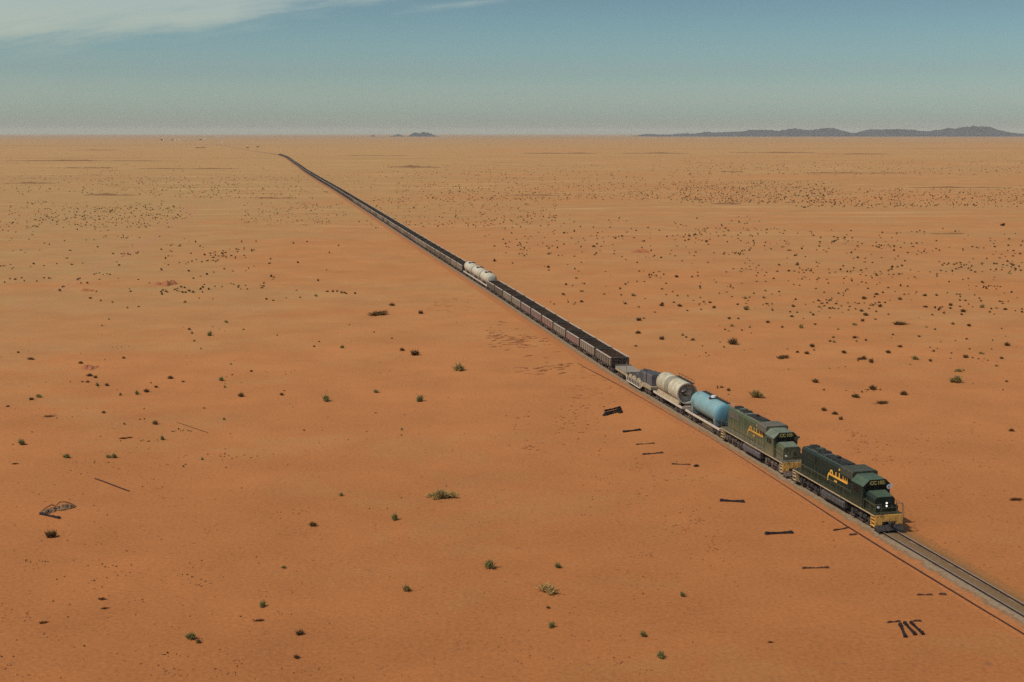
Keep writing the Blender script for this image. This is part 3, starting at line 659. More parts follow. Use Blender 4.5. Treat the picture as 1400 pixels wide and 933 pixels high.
p, rz = place(59.6)
t = thing('tank_wagon', 'pale blue tank wagon with white hatch cap, directly behind the second locomotive', 'tank wagon', p, rz)
tank_underframe(t, 6.1, M['cream'], M['truck2'])
zc, r = 2.72, 1.36
A_, B_ = dome_prof(-4.75, 4.75, r)
mb = MB(); mb.lathe_x(A_ + B_[:1], zc, 36); mb.build('tank_shell', M['blue'], t, True)
mb = MB(); mb.lathe_x(B_, zc, 36); mb.build('tank_end', M['blueend'], t, True)
for x in (-4.3, -1.45, 1.45, 4.3):
    mb = MB(); mb.lathe_x([(x - 0.035, r - 0.005), (x - 0.03, r + 0.012), (x + 0.03, r + 0.012), (x + 0.035, r - 0.005)], zc, 36); mb.build('weld_seam', M['blueend'], t)
mb = MB()
for x in (-3.9, 3.9):
    mb.prism_x([(-1.15, 1.12), (-1.3, 1.9), (-1.15, 2.1), (1.15, 2.1), (1.3, 1.9), (1.15, 1.12)], x - 0.12, x + 0.12)
mb.build('saddle', M['blue'], t)
mb = MB(); mb.box(-4.3, 4.2, 0.30, 0.86, zc + r - 0.06, zc + r + 0.03)
for x in np.linspace(-4.2, 4.1, 9): mb.tube((x, 0.84, zc + r), (x, 0.84, zc + r + 0.28), 0.02, n=5)
mb.build('roof_walkway', M['soot'], t)
mb = MB(); mb.tube((0.5, -0.1, zc + r - 0.05), (0.5, -0.1, zc + r + 0.10), 0.55, n=20); mb.build('hatch_ring', M['soot'], t)
mb = MB(); mb.tube((0.5, 0.0, zc + r + 0.10), (0.5, 0.0, zc + r + 0.36), 0.34, 0.30, n=18); mb.build('hatch_cap', M['whitepart'], t)
mb = MB()
for x in (-3.75, -3.3): mb.path([(x, -1.44, 1.26), (x, -1.44, 2.95), (x, -1.05, 3.6), (x, -0.5, 4.08)], 0.028)
for z in np.linspace(1.5, 2.9, 6): mb.tube((-3.75, -1.44, z), (-3.3, -1.44, z), 0.02, n=5)
mb.build('ladder', M['blue'], t)
mb = MB(); mb.tube((5.2, 1.1, 1.1), (5.2, 1.1, 4.1), 0.03, n=6); mb.tube((5.2, 1.1, 4.1), (4.4, 0.84, 4.2), 0.03, n=6); mb.build('end_railing', M['blue'], t)

p, rz = place(73.1)
t = thing('tank_wagon', 'battered beige open-ended tank wagon with a dark worn band, behind the blue tank wagon', 'tank wagon', p, rz)
tank_underframe(t, 5.95, M['cream'], M['truck2'])
zc, r = 2.78, 1.48
A_, B_ = dome_prof(-4.9, 4.6, r, 0.3)
mb = MB(); mb.lathe_x(A_ + [(3.7, r)], zc, 36)
mb.lathe_x([(3.7, r), (4.25, r * 0.99), (4.28, r * 0.90), (3.6, r * 0.86), (3.5, 0.0)], zc, 36)
mb.build('tank_shell', M['beige'], t, True)
mb = MB(); mb.lathe_x([(3.62, r * 0.84), (3.55, r * 0.83), (3.54, 0.0)], zc, 30); mb.build('open_end', M['openend'], t)
mb = MB()
mb.add([(3.7, -0.9, zc + 0.75), (4.3, -0.75, zc + 0.35), (4.15, -0.1, zc + 0.45), (3.7, 0.1, zc + 0.95), (3.68, -0.95, zc + 0.68), (4.33, -0.78, zc + 0.28), (4.18, -0.08, zc + 0.38), (3.68, 0.15, zc + 0.88)],
       [(0, 1, 2, 3), (7, 6, 5, 4), (0, 4, 5, 1), (1, 5, 6, 2), (2, 6, 7, 3), (3, 7, 4, 0)])
mb.add([(3.66, -0.2, zc - 0.1), (4.1, 0.5, zc - 0.4), (4.05, 0.8, zc + 0.3), (3.66, 0.4, zc + 0.5), (3.6, -0.2, zc - 0.15), (4.05, 0.55, zc - 0.46), (4.0, 0.85, zc + 0.25), (3.6, 0.45, zc + 0.45)],
       [(0, 1, 2, 3), (7, 6, 5, 4), (0, 4, 5, 1), (1, 5, 6, 2), (2, 6, 7, 3), (3, 7, 4, 0)])
mb.build('bent_plate', M['beige'], t)
mb = MB(); mb.lathe_x([(-1.35, r - 0.01), (-1.35, r + 0.015), (0.35, r + 0.015), (0.35, r - 0.01)], zc, 36); mb.build('worn_band', M['band'], t)
for x in (-4.3, -2.9, 1.6, 2.9):
    mb = MB(); mb.lathe_x([(x - 0.035, r - 0.005), (x - 0.03, r + 0.012), (x + 0.03, r + 0.012), (x + 0.035, r - 0.005)], zc, 36); mb.build('weld_seam', M['tan'], t)
mb = MB(); mb.lathe_x([(4.20, r - 0.05), (4.20, r + 0.05), (4.34, r + 0.05), (4.34, r - 0.14)], zc, 36); mb.build('end_ring', M['cream'], t)
mb = MB(); mb.prism_x([(-1.38, 1.28), (-1.15, 1.75), (-1.0, 1.75), (-1.0, 1.28)], -4.6, 4.4); mb.prism_x([(1.0, 1.28), (1.0, 1.75), (1.15, 1.75), (1.38, 1.28)], -4.6, 4.4)
mb.build('cradle', M['tan'], t)
mb = MB(); mb.box(-1.6, 4.6, 0.45, 0.95, zc + r - 0.10, zc + r - 0.02)
for x in np.linspace(-1.5, 4.5, 6): mb.tube((x, 0.93, zc + r - 0.1), (x, 0.93, zc + r + 0.35), 0.025, n=5)
mb.tube((-1.5, 0.93, zc + r + 0.35), (4.5, 0.93, zc + r + 0.35), 0.03, n=5); mb.build('roof_walkway', M['soot'], t)

# ------------------------------------------------------------------ well flat wagon and what it carries
p, rz = place(89.3)
t = thing('flat_wagon', 'tan well flat wagon with ribbed side girders between the beige tank and the ore wagons', 'flat wagon', p, rz)
mb = MB()
for sg in (-1, 1):
    ya, yb = sorted((1.28 * sg, 1.36 * sg))
    prof = [(-9.0, 1.0), (-9.0, 1.35), (-3.0, 1.35), (-2.6, 1.18), (4.0, 1.18), (4.4, 1.35), (9.0, 1.35), (9.0, 1.0), (5.2, 0.95), (4.2, 0.42), (-2.6, 0.42), (-3.6, 0.95)]
    mb.prism_y(prof, ya, yb)
mb.box(-9.0, -3.2, -1.27, 1.27, 1.08, 1.25); mb.box(4.6, 9.0, -1.27, 1.27, 1.08, 1.25); mb.box(-3.2, 4.6, -1.27, 1.27, 0.62, 0.75)
fr = mb.build('frame', M['tan'], t)
mb = MB()
for sg in (-1, 1):
    for k in range(9):
        x = -2.5 + k * 0.8; ya, yb = sorted((1.36 * sg, 1.47 * sg)); mb.box(x, x + 0.14, ya, yb, 0.44, 1.14)
    ya, yb = sorted((1.365 * sg, 1.50 * sg)); mb.box(-2.7, 4.2, ya, yb, 0.34, 0.435)
mb.build('girder_rib', M['cream'], t)
mb = MB()
for sg in (-1, 1):
    ya, yb = sorted((1.365 * sg, 1.38 * sg))
    mb.box(-2.3, 3.9, ya, yb, 0.5, 1.1)
mb.build('girder_web', M['soot'], t)
mb = MB(); mb.box(-8.9, -3.3, -1.35, 1.35, 1.352, 1.52); mb.box(-8.95, -8.8, -1.37, 1.37, 1.352, 1.72)
mb.build('end_deck', M['greydeck'], t)
mb = MB(); mb.box(4.9, 8.9, -1.35, 1.35, 1.352, 1.47); mb.build('end_deck', M['tan'], t)
mb = MB(); mb.tube((-3.1, -1.3, 0.8), (-3.1, -1.3, 3.3), 0.045, n=6); mb.build('stake', M['greydeck'], t)
for xc in (-6.9, 6.9): make_bogie(t, xc, (-0.9, 0.9), 0.46, M['truck2'], 1.02, 0.5)
for sg in (-1, 1): coupler(t, 9.0 * sg, sg, M['truck2'])
def local(loc, rz, x, y, z): return loc + Vector((math.cos(rz) * x - math.sin(rz) * y, math.sin(rz) * x + math.cos(rz) * y, z))
def lumpy_tarp(name, label, x, y, z, L, Wd, Hh, seed, top_fn, mats, sag=0.06):
    """a load under a tied tarpaulin: closed draped mesh"""
    rnd = random.Random(seed); nu, nv = 22, 14; mb = MB()
    grid = []
    for j in range(nv + 1):
        for i in range(nu + 1):
            u, v = i / nu, j / nv
            edge = min(u, 1 - u) * L; edge2 = min(v, 1 - v) * Wd
            e = min(1.0, min(edge, edge2) / 0.16)
            h = top_fn(u, v) * Hh * (e ** 0.45)
            grid.append((-L / 2 + u * L + rnd.uniform(-1, 1) * sag * 0.5, -Wd / 2 + v * Wd + rnd.uniform(-1, 1) * sag * 0.5, max(0.0, h + (rnd.uniform(-1, 1) * sag if e >= 1 else 0))))
    n = nu + 1
    mb.add(grid, [(j * n + i, j * n + i + 1, (j + 1) * n + i + 1, (j + 1) * n + i) for j in range(nv) for i in range(nu)])
    o = mb.build(name, mats, None); o.location = local(p, rz, x, y, z); o.rotation_euler = (0, 0, rz)
    return tag(o, label, 'covered load', 'loads on the flat wagon')
bump = lambda c, w, h: (lambda u: h * math.exp(-((u - c) / w) ** 2))
f1 = lambda u, v: max(0.22, 0.42 + 0.5 * math.exp(-((u - 0.8) / 0.16) ** 2) + 0.22 * math.exp(-((u - 0.45) / 0.1) ** 2) - 0.4 * max(0, 0.3 - u) / 0.3 + 0.05 * math.sin(6 * v + 7 * u))
lumpy_tarp('covered_load', 'lumpy dark slate tarpaulin over machinery, sloping down towards the ore wagons', 0.7, 0.15, 0.75, 5.2, 2.1, 2.4, 5, f1, M['tarp'])
mb = MB(); mb.box(-0.95, 0.95, -1.15, 1.15, 0, 1.75); o = mb.build('crate', M['tarpside'])
def box_load(name, label, x, y, z, L, Wd, Hh, seed):
    t = thing(name, label, 'crate', local(p, rz, x, y, z), rz, 'loads on the flat wagon')
    mb = MB(); b = 0.10
    mb.prism_x([(-Wd / 2, 0), (-Wd / 2, Hh - b), (-Wd / 2 + b, Hh), (Wd / 2 - b, Hh), (Wd / 2, Hh - b), (Wd / 2, 0)], -L / 2, L / 2); mb.build('crate_body', M['tarpside'], t)
    mb = MB(); mb.prism_x([(-Wd / 2 + 0.08, Hh + 0.004), (-Wd / 2 + 0.12, Hh + 0.05), (Wd / 2 - 0.12, Hh + 0.05), (Wd / 2 - 0.08, Hh + 0.004)], -L / 2 + 0.05, L / 2 - 0.05); mb.build('crate_lid', M['tarp'], t)
    mb = MB()
    for x_ in (-L / 4, L / 4): mb.box(x_ - 0.03, x_ + 0.03, -Wd / 2 - 0.015, -Wd / 2 - 0.002, 0, Hh - b); mb.box(x_ - 0.03, x_ + 0.03, -Wd / 2 + 0.1, Wd / 2 - 0.1, Hh + 0.052, Hh + 0.065)
    mb.build('strap', M['strap'], t)
bpy.data.objects.remove(o)
box_load('crate', 'narrower slate grey crate on the flat wagon beside the lumpy tarpaulin', 4.75, 0.1, 1.47, 1.5, 2.1, 1.5, 1)
box_load('crate', 'larger slate grey crate on the flat wagon next to the beige tank', 7.25, 0.1, 1.47, 2.2, 2.2, 1.65, 2)
for k, (x, L, h, nm) in enumerate(((-1.8, 1.3, 0.72, 'small tan sack heap in the flat wagon well nearest the grey deck'), (0.2, 1.7, 0.78, 'tan sack heap in the middle of the flat wagon well'), (2.6, 1.9, 0.8, 'tan sack heap in the flat wagon well under the crates'))):
    o = lumpy_tarp('sack_heap', nm, x, -0.95, 0.75, L, 0.6, h, 20 + k, lambda u, v: 0.8 + 0.2 * math.sin(7 * u), M['tan'], 0.03)
    o['category'] = 'sacks'

# ------------------------------------------------------------------ ore wagons
HB, HWID = 4.42, 1.5
Z0, Z1 = 1.16, 2.55
def ore_body(mb, em=2):
    mb.box(-HB, HB, -HWID, -HWID + 0.08, Z0, Z1 - 0.1); mb.box(-HB, HB, HWID - 0.08, HWID, Z0, Z1 - 0.1)
    mb.box(-HB, -HB + 0.08, -HWID + 0.08, HWID - 0.08, Z0, Z1 - 0.1, em); mb.box(HB - 0.08, HB, -HWID + 0.08, HWID - 0.08, Z0, Z1 - 0.1, em)
    mb.box(-HB + 0.08, HB - 0.08, -HWID + 0.08, HWID - 0.08, Z0, Z0 + 0.1)
def ore_ribs(mb):
    if True:
        for x in np.linspace(-HB + 0.02, HB - 0.24, 7):
            for sg in (-1, 1):
                ya, yb = sorted((HWID * sg, (HWID + 0.15) * sg)); mb.box(x, x + 0.22, ya, yb, Z0 - 0.06, Z1 - 0.14)
        for y in (-1.45, -0.5, 0.36, 1.31):
            for sg in (-1, 1):
                xa, xb = sorted((HB * sg, (HB + 0.09) * sg)); mb.box(xa, xb, y, y + 0.14, Z0, Z1 - 0.14)
        for z in (1.4, 1.9):
            for sg in (-1, 1):
                xa, xb = sorted((HB * sg, (HB + 0.06) * sg)); mb.box(xa, xb, -HWID, HWID, z, z + 0.1)
def ore_rim(mb, mi=0, me=None):
    for sg in (-1, 1):
        ya, yb = sorted(((HWID - 0.09) * sg, (HWID + 0.16) * sg)); mb.box(-HB - 0.10, HB + 0.10, ya, yb, Z1 - 0.098, Z1, mi)
        xa, xb = sorted(((HB - 0.09) * sg, (HB + 0.10) * sg)); mb.box(xa, xb, -HWID + 0.09, HWID - 0.09, Z1 - 0.098, Z1, me if me is not None else mi)
def ore_lining(mb, seed, fill=1.35, mi=0):
    """black dust caking the inside of the tub, deeper along the middle"""
    rnd = random.Random(seed); nu, nv = 16, 6; L, Wd = HB - 0.085, HWID - 0.085
    pts = []
    for j in range(nv + 1):
        for i in range(nu + 1):
            u, v = i / nu, j / nv
            e = abs(2 * v - 1) ** 3 * 0.30 + abs(2 * u - 1) ** 6 * 0.25
            pts.append((-L + 2 * L * u, -Wd + 2 * Wd * v, Z0 + 0.12 + fill * (0.62 + e * 0.5) + rnd.uniform(0, 0.10)))
    n = nu + 1
    mb.add(pts, [(j * n + i, j * n + i + 1, (j + 1) * n + i + 1, (j + 1) * n + i) for j in range(nv) for i in range(nu)], mi)
    z = Z1 - 0.12                                                    # dust-black inner wall faces
    mb.add([(-L, -Wd, Z0 + .1), (L, -Wd, Z0 + .1), (L, -Wd, z), (-L, -Wd, z), (-L, Wd, Z0 + .1), (L, Wd, Z0 + .1), (L, Wd, z), (-L, Wd, z)],
           [(3, 2, 1, 0), (4, 5, 6, 7), (0, 4, 7, 3), (2, 6, 5, 1)], mi)
MESH = {}
def ore_proto(kind, wi, ob):
    t = thing('ore_wagon', None, 'ore wagon')
    mb = MB(); ore_body(mb); n0 = len(mb.m); ore_ribs(mb); mb.m = mb.m[:n0] + [1] * 84 + [2] * (len(mb.m) - n0 - 84); body = mb.build('tub', [M['wag%d' % wi], M['rib%d' % wi], M['wagend']], t)
    mb = MB(); ore_rim(mb, 0, 1); mb.build('top_rail', [M['rim'], M['strap']], t)
    mb = MB(); ore_lining(mb, wi * 7 + 1); mb.build('ore_dust', M[ob], t)
    mb = MB(); mb.box(-HB, HB, -0.35, 0.35, 0.72, 0.975); mb.box(-1.6, 1.6, -1.2, 1.2, 0.6, 0.974); mb.tube((1.9, -1.1, 0.8), (2.6, -1.1, 0.8), 0.14, n=8); mb.build('underframe', M['truck2'], t)
    if kind == 'near':
        for xc in (-3.1, 3.1): make_bogie(t, xc, (-0.85, 0.85), 0.43, M['truck2'], 1.02, 0.48)
        for sg in (-1, 1): coupler(t, HB * sg, sg, M['truck2'])
    else:
        for xc in (-3.1, 3.1):
            mb = MB()
            for a in (-0.85, 0.85): ring(mb, xc + a, -0.83, 0.83, 0.43, 0.43, n=12)
            for y in (-1.06, 0.92): mb.box(xc - 1.3, xc + 1.3, y, y + 0.14, 0.3, 0.72)
            mb.build('bogie', M['truck2'], t)
    return t
def ore_far(wi, ob):
    mb = MB(); ore_body(mb, 4); ore_rim(mb, 1, 0); ore_lining(mb, wi, 1.35, 2)
    for x in (-HB + 0.1, -2.3, 0, 2.3, HB - 0.24):
        for sg in (-1, 1):
            ya, yb = sorted((HWID * sg, (HWID + 0.1) * sg)); mb.box(x, x + 0.14, ya, yb, Z0, Z1 - 0.14, 0)
    mb.box(-HB - 0.5, HB + 0.5, -0.3, 0.3, 0.7, 0.97, 3)
    for xc in (-3.1, 3.1): mb.box(xc - 1.3, xc + 1.3, -1.05, 1.05, 0.12, 0.69, 3)
    o = mb.build('ore_wagon', [M['wag%d' % wi], M['rim'], M[ob], M['truck2'], M['wagend']]); o['category'] = 'ore wagon'
    return o
protos = {}
def get_plan(kind, wi, ob):
    k = (kind, wi, ob)
    if k not in protos:
        o = ore_far(wi, ob) if kind == 'far' else ore_proto(kind, wi, ob)
        protos[k] = [plan(o), False]
    return protos[k]
def put_wagon(kind, wi, ob, a, label, group):
    e = get_plan(kind, wi, ob)
    if e[1]: o = dup(e[0])
    else: o = e[0][0]; e[1] = True
    o.location, rz = place(a); o.rotation_euler = (0, 0, rz)
    o['label'] = label; o['group'] = group
    return o
PITCHW = 10.4
near_kinds = [(0, 'oreblack2', 'brown grey ore wagon with its reddish end wall showing, first behind the flat wagon'),
              (2, 'oreblack', 'pale grey ribbed ore wagon, second behind the flat wagon'),
              (1, 'oreblack', 'pinkish red ribbed ore wagon, third behind the flat wagon, the nearer red one'),
              (2, 'oreblack2', 'grey green ore wagon between the two pinkish red ore wagons'),
              (1, 'oreblack', 'pinkish red ore wagon, fifth behind the flat wagon, the farther red one'),
              (4, 'oreblack2', 'mauve brown ore wagon just behind the farther red one'),
              (4, 'oreblack', 'mauve brown ore wagon, seventh behind the flat wagon'),
              (2, 'oreblack', 'pale grey ore wagon, fourth ahead of the white tank wagons'),
              (2, 'oreblack2', 'pale grey ore wagon, third ahead of the white tank wagons'),
              (3, 'oreblack2', 'dark brown ore wagon, second ahead of the white tank wagons'),
              (3, 'oreblack', 'dark brown ore wagon coupled directly ahead of the white tank wagons')]
for k, (wi, ob, lab) in enumerate(near_kinds): put_wagon('near', wi, ob, 104.9 + PITCHW * k, lab, 'ore wagons between the flat wagon and the white tanks')

# white tank wagons
def white_tank(label, a):
    p, rz = place(a)
    t = thing('tank_wagon', label, 'tank wagon', p, rz, 'white tank wagons in the middle of the train')
    tank_underframe(t, 5.8, M['cream'], M['truck2'])
    zc, r = 2.62, 1.38
    A_, B_ = dome_prof(-5.3, 5.3, r, 0.6)
    mb = MB(); mb.lathe_x(A_ + B_, zc, 30); mb.build('tank_shell', M['white'], t, True)
    mb = MB()
    for x in (-4.4, 4.4): mb.lathe_x([(x - 0.1, r), (x - 0.1, r + 0.03), (x + 0.1, r + 0.03), (x + 0.1, r)], zc, 30)
    mb.build('strap', M['strap'], t)
    mb = MB(); mb.box(-1.1, 1.1, -0.75, 0.85, zc + r - 0.14, zc + r + 0.05); mb.build('roof_walkway', M['soot'], t)
    mb = MB(); mb.tube((0, 0, zc + r - 0.1), (0, 0, zc + r + 0.28), 0.32, n=14); mb.build('hatch', M['white'], t)
    mb = MB()
    for x in (-3.6, 3.6): mb.prism_x([(-1.1, 1.12), (-1.25, 1.8), (-1.1, 1.95), (1.1, 1.95), (1.25, 1.8), (1.1, 1.12)], x - 0.12, x + 0.12)
    mb.build('saddle', M['cream'], t)
for k, lab in enumerate(('off-white tank wagon with its rounded end showing, nearest of the white tanks', 'off-white tank wagon in the middle of the three white tanks', 'off-white tank wagon farthest of the three white tanks')):
    white_tank(lab, 220.4 + 12.2 * k)

ords = ['first', 'second', 'third', 'fourth', 'fifth', 'sixth', 'seventh', 'eighth', 'ninth', 'tenth', 'eleventh', 'twelfth', 'thirteenth', 'fourteenth', 'fifteenth', 'sixteenth', 'seventeenth', 'eighteenth', 'nineteenth', 'twentieth']
cname = ['grey brown', 'rusty red', 'pale grey', 'dark brown', 'mauve brown']
rnd = random.Random(11)
NFAR = 192
for k in range(NFAR):
    wi = rnd.choice([0, 0, 0, 2, 2, 3, 4]); ob = rnd.choice(['oreblack', 'oreblack2'])
    a = 256.4 + PITCHW * k
    kind = 'mid' if k < 36 else 'far'
    if k < 20: lab, grp = '%s ore wagon, %s in the row counted back from the white tank wagons' % (cname[wi], ords[k]), 'ore wagons behind the white tanks'
    elif k < 80: lab, grp = 'small dark ore wagon in the stretch of train between twentieth and eightieth behind the tanks', 'ore wagons in the far middle stretch of the train'
    else: lab, grp = 'tiny dark ore wagon in the farthest bending stretch at the tail of the train', 'ore wagons at the far tail of the train'
    put_wagon(kind, wi, ob, a, lab, grp)
# ------------------------------------------------------------------ desert shrubs
def bush_mesh(name, seed, n, h, m, spread=1.0, leaf=1.0, gap=0.0):
    """a tuft of many narrow bent leaves and twigs, about 1 m across, h high, uneven and open"""
    r = random.Random(seed); mb = MB()
    lobes = [(r.uniform(-0.25, 0.25) * spread, r.uniform(-0.25, 0.25), r.uniform(0.6, 1.0)) for _ in range(r.choice([2, 3, 4]))]
    for i in range(n):
        lx, ly, ls = r.choice(lobes)
        a = r.uniform(0, 2 * math.pi); tilt = math.radians(r.uniform(2, 82)) * (0.75 + 0.25 * r.random())
        L = (r.uniform(0.55, 1.0) if r.random() < 0.8 else r.uniform(1.0, 1.35)) * ls
        dx, dy = math.cos(a), math.sin(a)
        bx, by = lx * 0.75 + r.gauss(0, 0.06), ly * 0.75 + r.gauss(0, 0.06)
        reach, up = 0.5 * math.sin(tilt) * L, h * (0.12 + 0.95 * math.cos(tilt)) * L
        p0 = Vector((bx, by, -0.02)); p1 = Vector((bx + dx * reach * 0.55 * spread, by + dy * reach * 0.55, up * 0.62)); p2 = Vector((bx + dx * reach * spread, by + dy * reach, up))
        ax_ = (p2 - p0).normalized(); wv = Vector((r.gauss(0, 1), r.gauss(0, 1), r.gauss(0, 0.4))); wv = (wv - ax_ * wv.dot(ax_)).normalized() * (0.026 * leaf * r.uniform(0.6, 1.4))
        mb.add([p0 - wv * 0.5, p0 + wv * 0.5, p1 + wv, p1 - wv, p2], [(0, 1, 2, 3), (3, 2, 4)])
        if r.random() < 0.5:                                    # a leaf clump along the twig
            c = p0.lerp(p2, r.uniform(0.35, 0.95)) + Vector((r.gauss(0, .03), r.gauss(0, .03), r.gauss(0, .02)))
            q_ = r.uniform(0, 6.28); u = Vector((math.cos(q_), math.sin(q_), r.uniform(-.35, .35))).normalized() * 0.06 * leaf; v = Vector((-math.sin(q_), math.cos(q_), r.uniform(-.5, .5))).normalized() * 0.045 * leaf
            mb.add([c - u, c + v, c + u, c - v], [(0, 1, 2, 3)])
    for v in range(len(mb.v)):
        x, y, z = mb.v[v]; mb.v[v] = (x, y, max(z, -0.03))
    me = bpy.data.meshes.new(name); me.from_pydata(mb.v, [], mb.f); me.materials.append(m); me.update()
    return me
BM = {}
for kind, m_, h, sp in (('green', 'scrub_green', 0.60, 1.0), ('olive', 'scrub_olive', 0.52, 1.25), ('dark', 'scrub_dark', 0.48, 1.1), ('low', 'scrub_dark', 0.26, 1.8), ('straw', 'scrub_straw', 0.34, 1.5), ('dry', 'scrub_dry', 0.20, 1.6)):
    for v in range(4):
        BM[kind, 'hi', v] = bush_mesh('shrub', 100 + v * 7 + len(kind) * 31, 210, h * (0.85 + 0.12 * v), M[m_], sp, 1.0)
        BM[kind, 'mid', v] = bush_mesh('shrub', 300 + v * 11 + len(kind) * 17, 80, h * (0.85 + 0.12 * v), M[m_], sp, 1.7)
        BM[kind, 'lo', v] = bush_mesh('shrub', 500 + v * 13 + len(kind) * 19, 30, h * (0.9 + 0.12 * v), M[m_], sp, 3.0)
brnd = random.Random(5)
NB = [0]
def shrub(px, py, wpx, kind, label, group):
    """a shrub whose foot stands at photo pixel (px, py), wpx pixels across"""
    p = at(px, py); wm = max(0.25, wpx / px_per_m(py))
    lod = 'hi' if wpx > 6.5 else ('mid' if wpx > 3.2 else 'lo')
    o = bpy.data.objects.new('shrub', BM[kind, lod, brnd.randrange(4)]); COL.objects.link(o)
    o.location = p; o.rotation_euler = (0, 0, brnd.uniform(-0.5, 0.5) + (math.pi if brnd.random() < .5 else 0)); o.scale = (wm, wm, wm * brnd.uniform(0.9, 1.15))
    NB[0] += 1
    return tag(o, label, 'shrub', group)
FG = [  # nearest shrubs, one by one: pixel, width, kind, label
 (32, 608, 10, 'green', 'small dark green shrub nearest the left edge, above the left row of green shrubs'),
 (90.5, 626, 10, 'green', 'small green tufted shrub between the leftmost green shrub and the touching pair'),
 (149, 626, 8, 'green', 'left half of a touching pair of small green shrubs above the loose rod'),
 (157.5, 626, 10, 'green', 'right half of a touching pair of small green shrubs above the loose rod'),
 (223, 601.5, 8, 'green', 'small green shrub up and right of the touching pair of shrubs'),
 (277, 629, 5, 'green', 'tiny green sprig alone on the sand right of the loose rod'),
 (69, 735, 17, 'dark', 'dark flattened shrub directly below the grey driftwood heap'),
 (425.5, 720, 11, 'dark', 'dark brown round shrub alone in the lower left middle of the sand'),
 (538, 711, 13, 'green', 'low flat green shrub below left of the big straw-green clump'),
 (465, 678, 8, 'olive', 'small brown-green tuft left of the big straw-green clump'),
 (668.5, 776, 17, 'green', 'long green shrub with a pointed right side, low in the middle of the sand'),
 (558, 808, 14, 'olive', 'rounded dusty green shrub with a dark foot, bottom middle of the sand'),
 (387.5, 777, 7, 'green', 'small green sprig above the lower left cluster of shrubs'),
 (357, 830, 11, 'green', 'upright green shrub topmost of the lower left group'),
 (409.5, 868, 13, 'dark', 'ragged dark shrub below right of the upright green shrub'),
 (407.5, 900, 9, 'dark', 'small dark ragged tuft lowest of the lower left group'),
 (355, 849, 9, 'dry', 'faint reddish dead tuft just below the upright green shrub'),
 (260.5, 874, 15, 'green', 'bushy dark green shrub near the bottom left of the sand'),
 (270, 879, 8, 'dark', 'small dark tuft touching the bushy dark green shrub at bottom left'),
 (764.5, 776, 10, 'green', 'small green round shrub right of the long pointed green shrub'),
 (750, 811, 24, 'straw', 'wide straw-coloured sprawling shrub below the small green round shrub'),
 (750, 832, 7, 'dark', 'tiny dark starry tuft below the straw-coloured sprawling shrub'),
 (752, 858, 11, 'green', 'round green shrub lowest of the bottom middle column of shrubs'),
 (934, 815, 9, 'green', 'small green shrub right of the footprints in the lower right sand'),
 (881.5, 870, 10, 'green', 'small green shrub with a dark right side near the bottom, left of the bigger one'),
 (902, 900, 13, 'green', 'dark green round shrub at the bottom edge right of centre'),
 (445.5, 549, 12, 'green', 'green domed shrub in the left middle with a dark right flank'),
 (571.5, 549, 12, 'green', 'green domed shrub in the middle below the flat brush mound'),
 (514.5, 537, 8, 'green', 'small green shrub between the two green domed shrubs'),
 (625, 507, 18, 'olive', 'wide brownish brush mound alone in the centre of the sand'),
 (567, 486, 14, 'dark', 'dark flat brush mound above left of the wide brownish one'),
 (548, 480, 7, 'dark', 'tiny dark tuft beside the dark flat brush mound'),
 (518, 431, 18, 'low', 'long low dark brush mound left of the train, under the small brown one'),
 (535, 418, 9, 'dark', 'small brown domed tuft above the long low brush mound'),
 (1037, 544, 17, 'olive', 'large round straw-brown shrub standing right of the second locomotive'),
 (1304.5, 523, 15, 'olive', 'large round green-brown shrub on the right side of the plain'),
 (1171, 544, 12, 'dark', 'dark shrub right of the large straw-brown shrub, leftmost of three'),
 (1195.5, 533, 11, 'dark', 'dark shrub right of the large straw-brown shrub, highest of three'),
 (1234, 540, 11, 'dark', 'dark shrub right of the large straw-brown shrub, rightmost of three'),
 (1207, 552, 13, 'low', 'long low dark brush streak below three dark shrubs on the right'),
 (1112.5, 523, 10, 'dark', 'small dark shrub above the large straw-brown shrub'),
 (1142.5, 567, 9, 'dark', 'small dark shrub above the second locomotive nose, right of large straw-brown shrub'),
 (1383.9, 590, 8, 'dark', 'small dark shrub alone at the right edge of the plain'),
 (1389.5, 684, 11, 'dry', 'brown dead tuft at the right edge beside the track'),
 (1071, 490, 13, 'low', 'streaky brown brush mound above the large straw-brown shrub'),
 (1005.5, 471, 14, 'dark', 'dark elongated shrub between the ore wagons and the streaky brown brush mound'),
 (1229, 444, 13, 'low', 'very long low dark brush streak on the right of the plain'),
 (19.5, 635, 7, 'dry', 'faint brown dead tuft near the left edge under the left shrubs'),
 (169, 600, 7, 'dry', 'faint brown dead tuft above the touching pair of green shrubs'),
 (177.5, 599, 6, 'dry', 'small brown dead tuft beside another above the touching pair'),
 (59, 852, 8, 'dry', 'red brown dead tuft near the bottom left corner'),
 (144, 832, 8, 'dry', 'red brown dead tuft, lower of two slanting ones bottom left'),
 (138, 820, 10, 'dry', 'red brown dead tuft, upper of two slanting ones bottom left'),
 (1053, 879, 7, 'dry', 'red brown dead tuft low on the sand left of the three steel sleepers'),
]
for px, py, w, k, lab in FG: shrub(px, py, w * 1.2, k, lab, None)
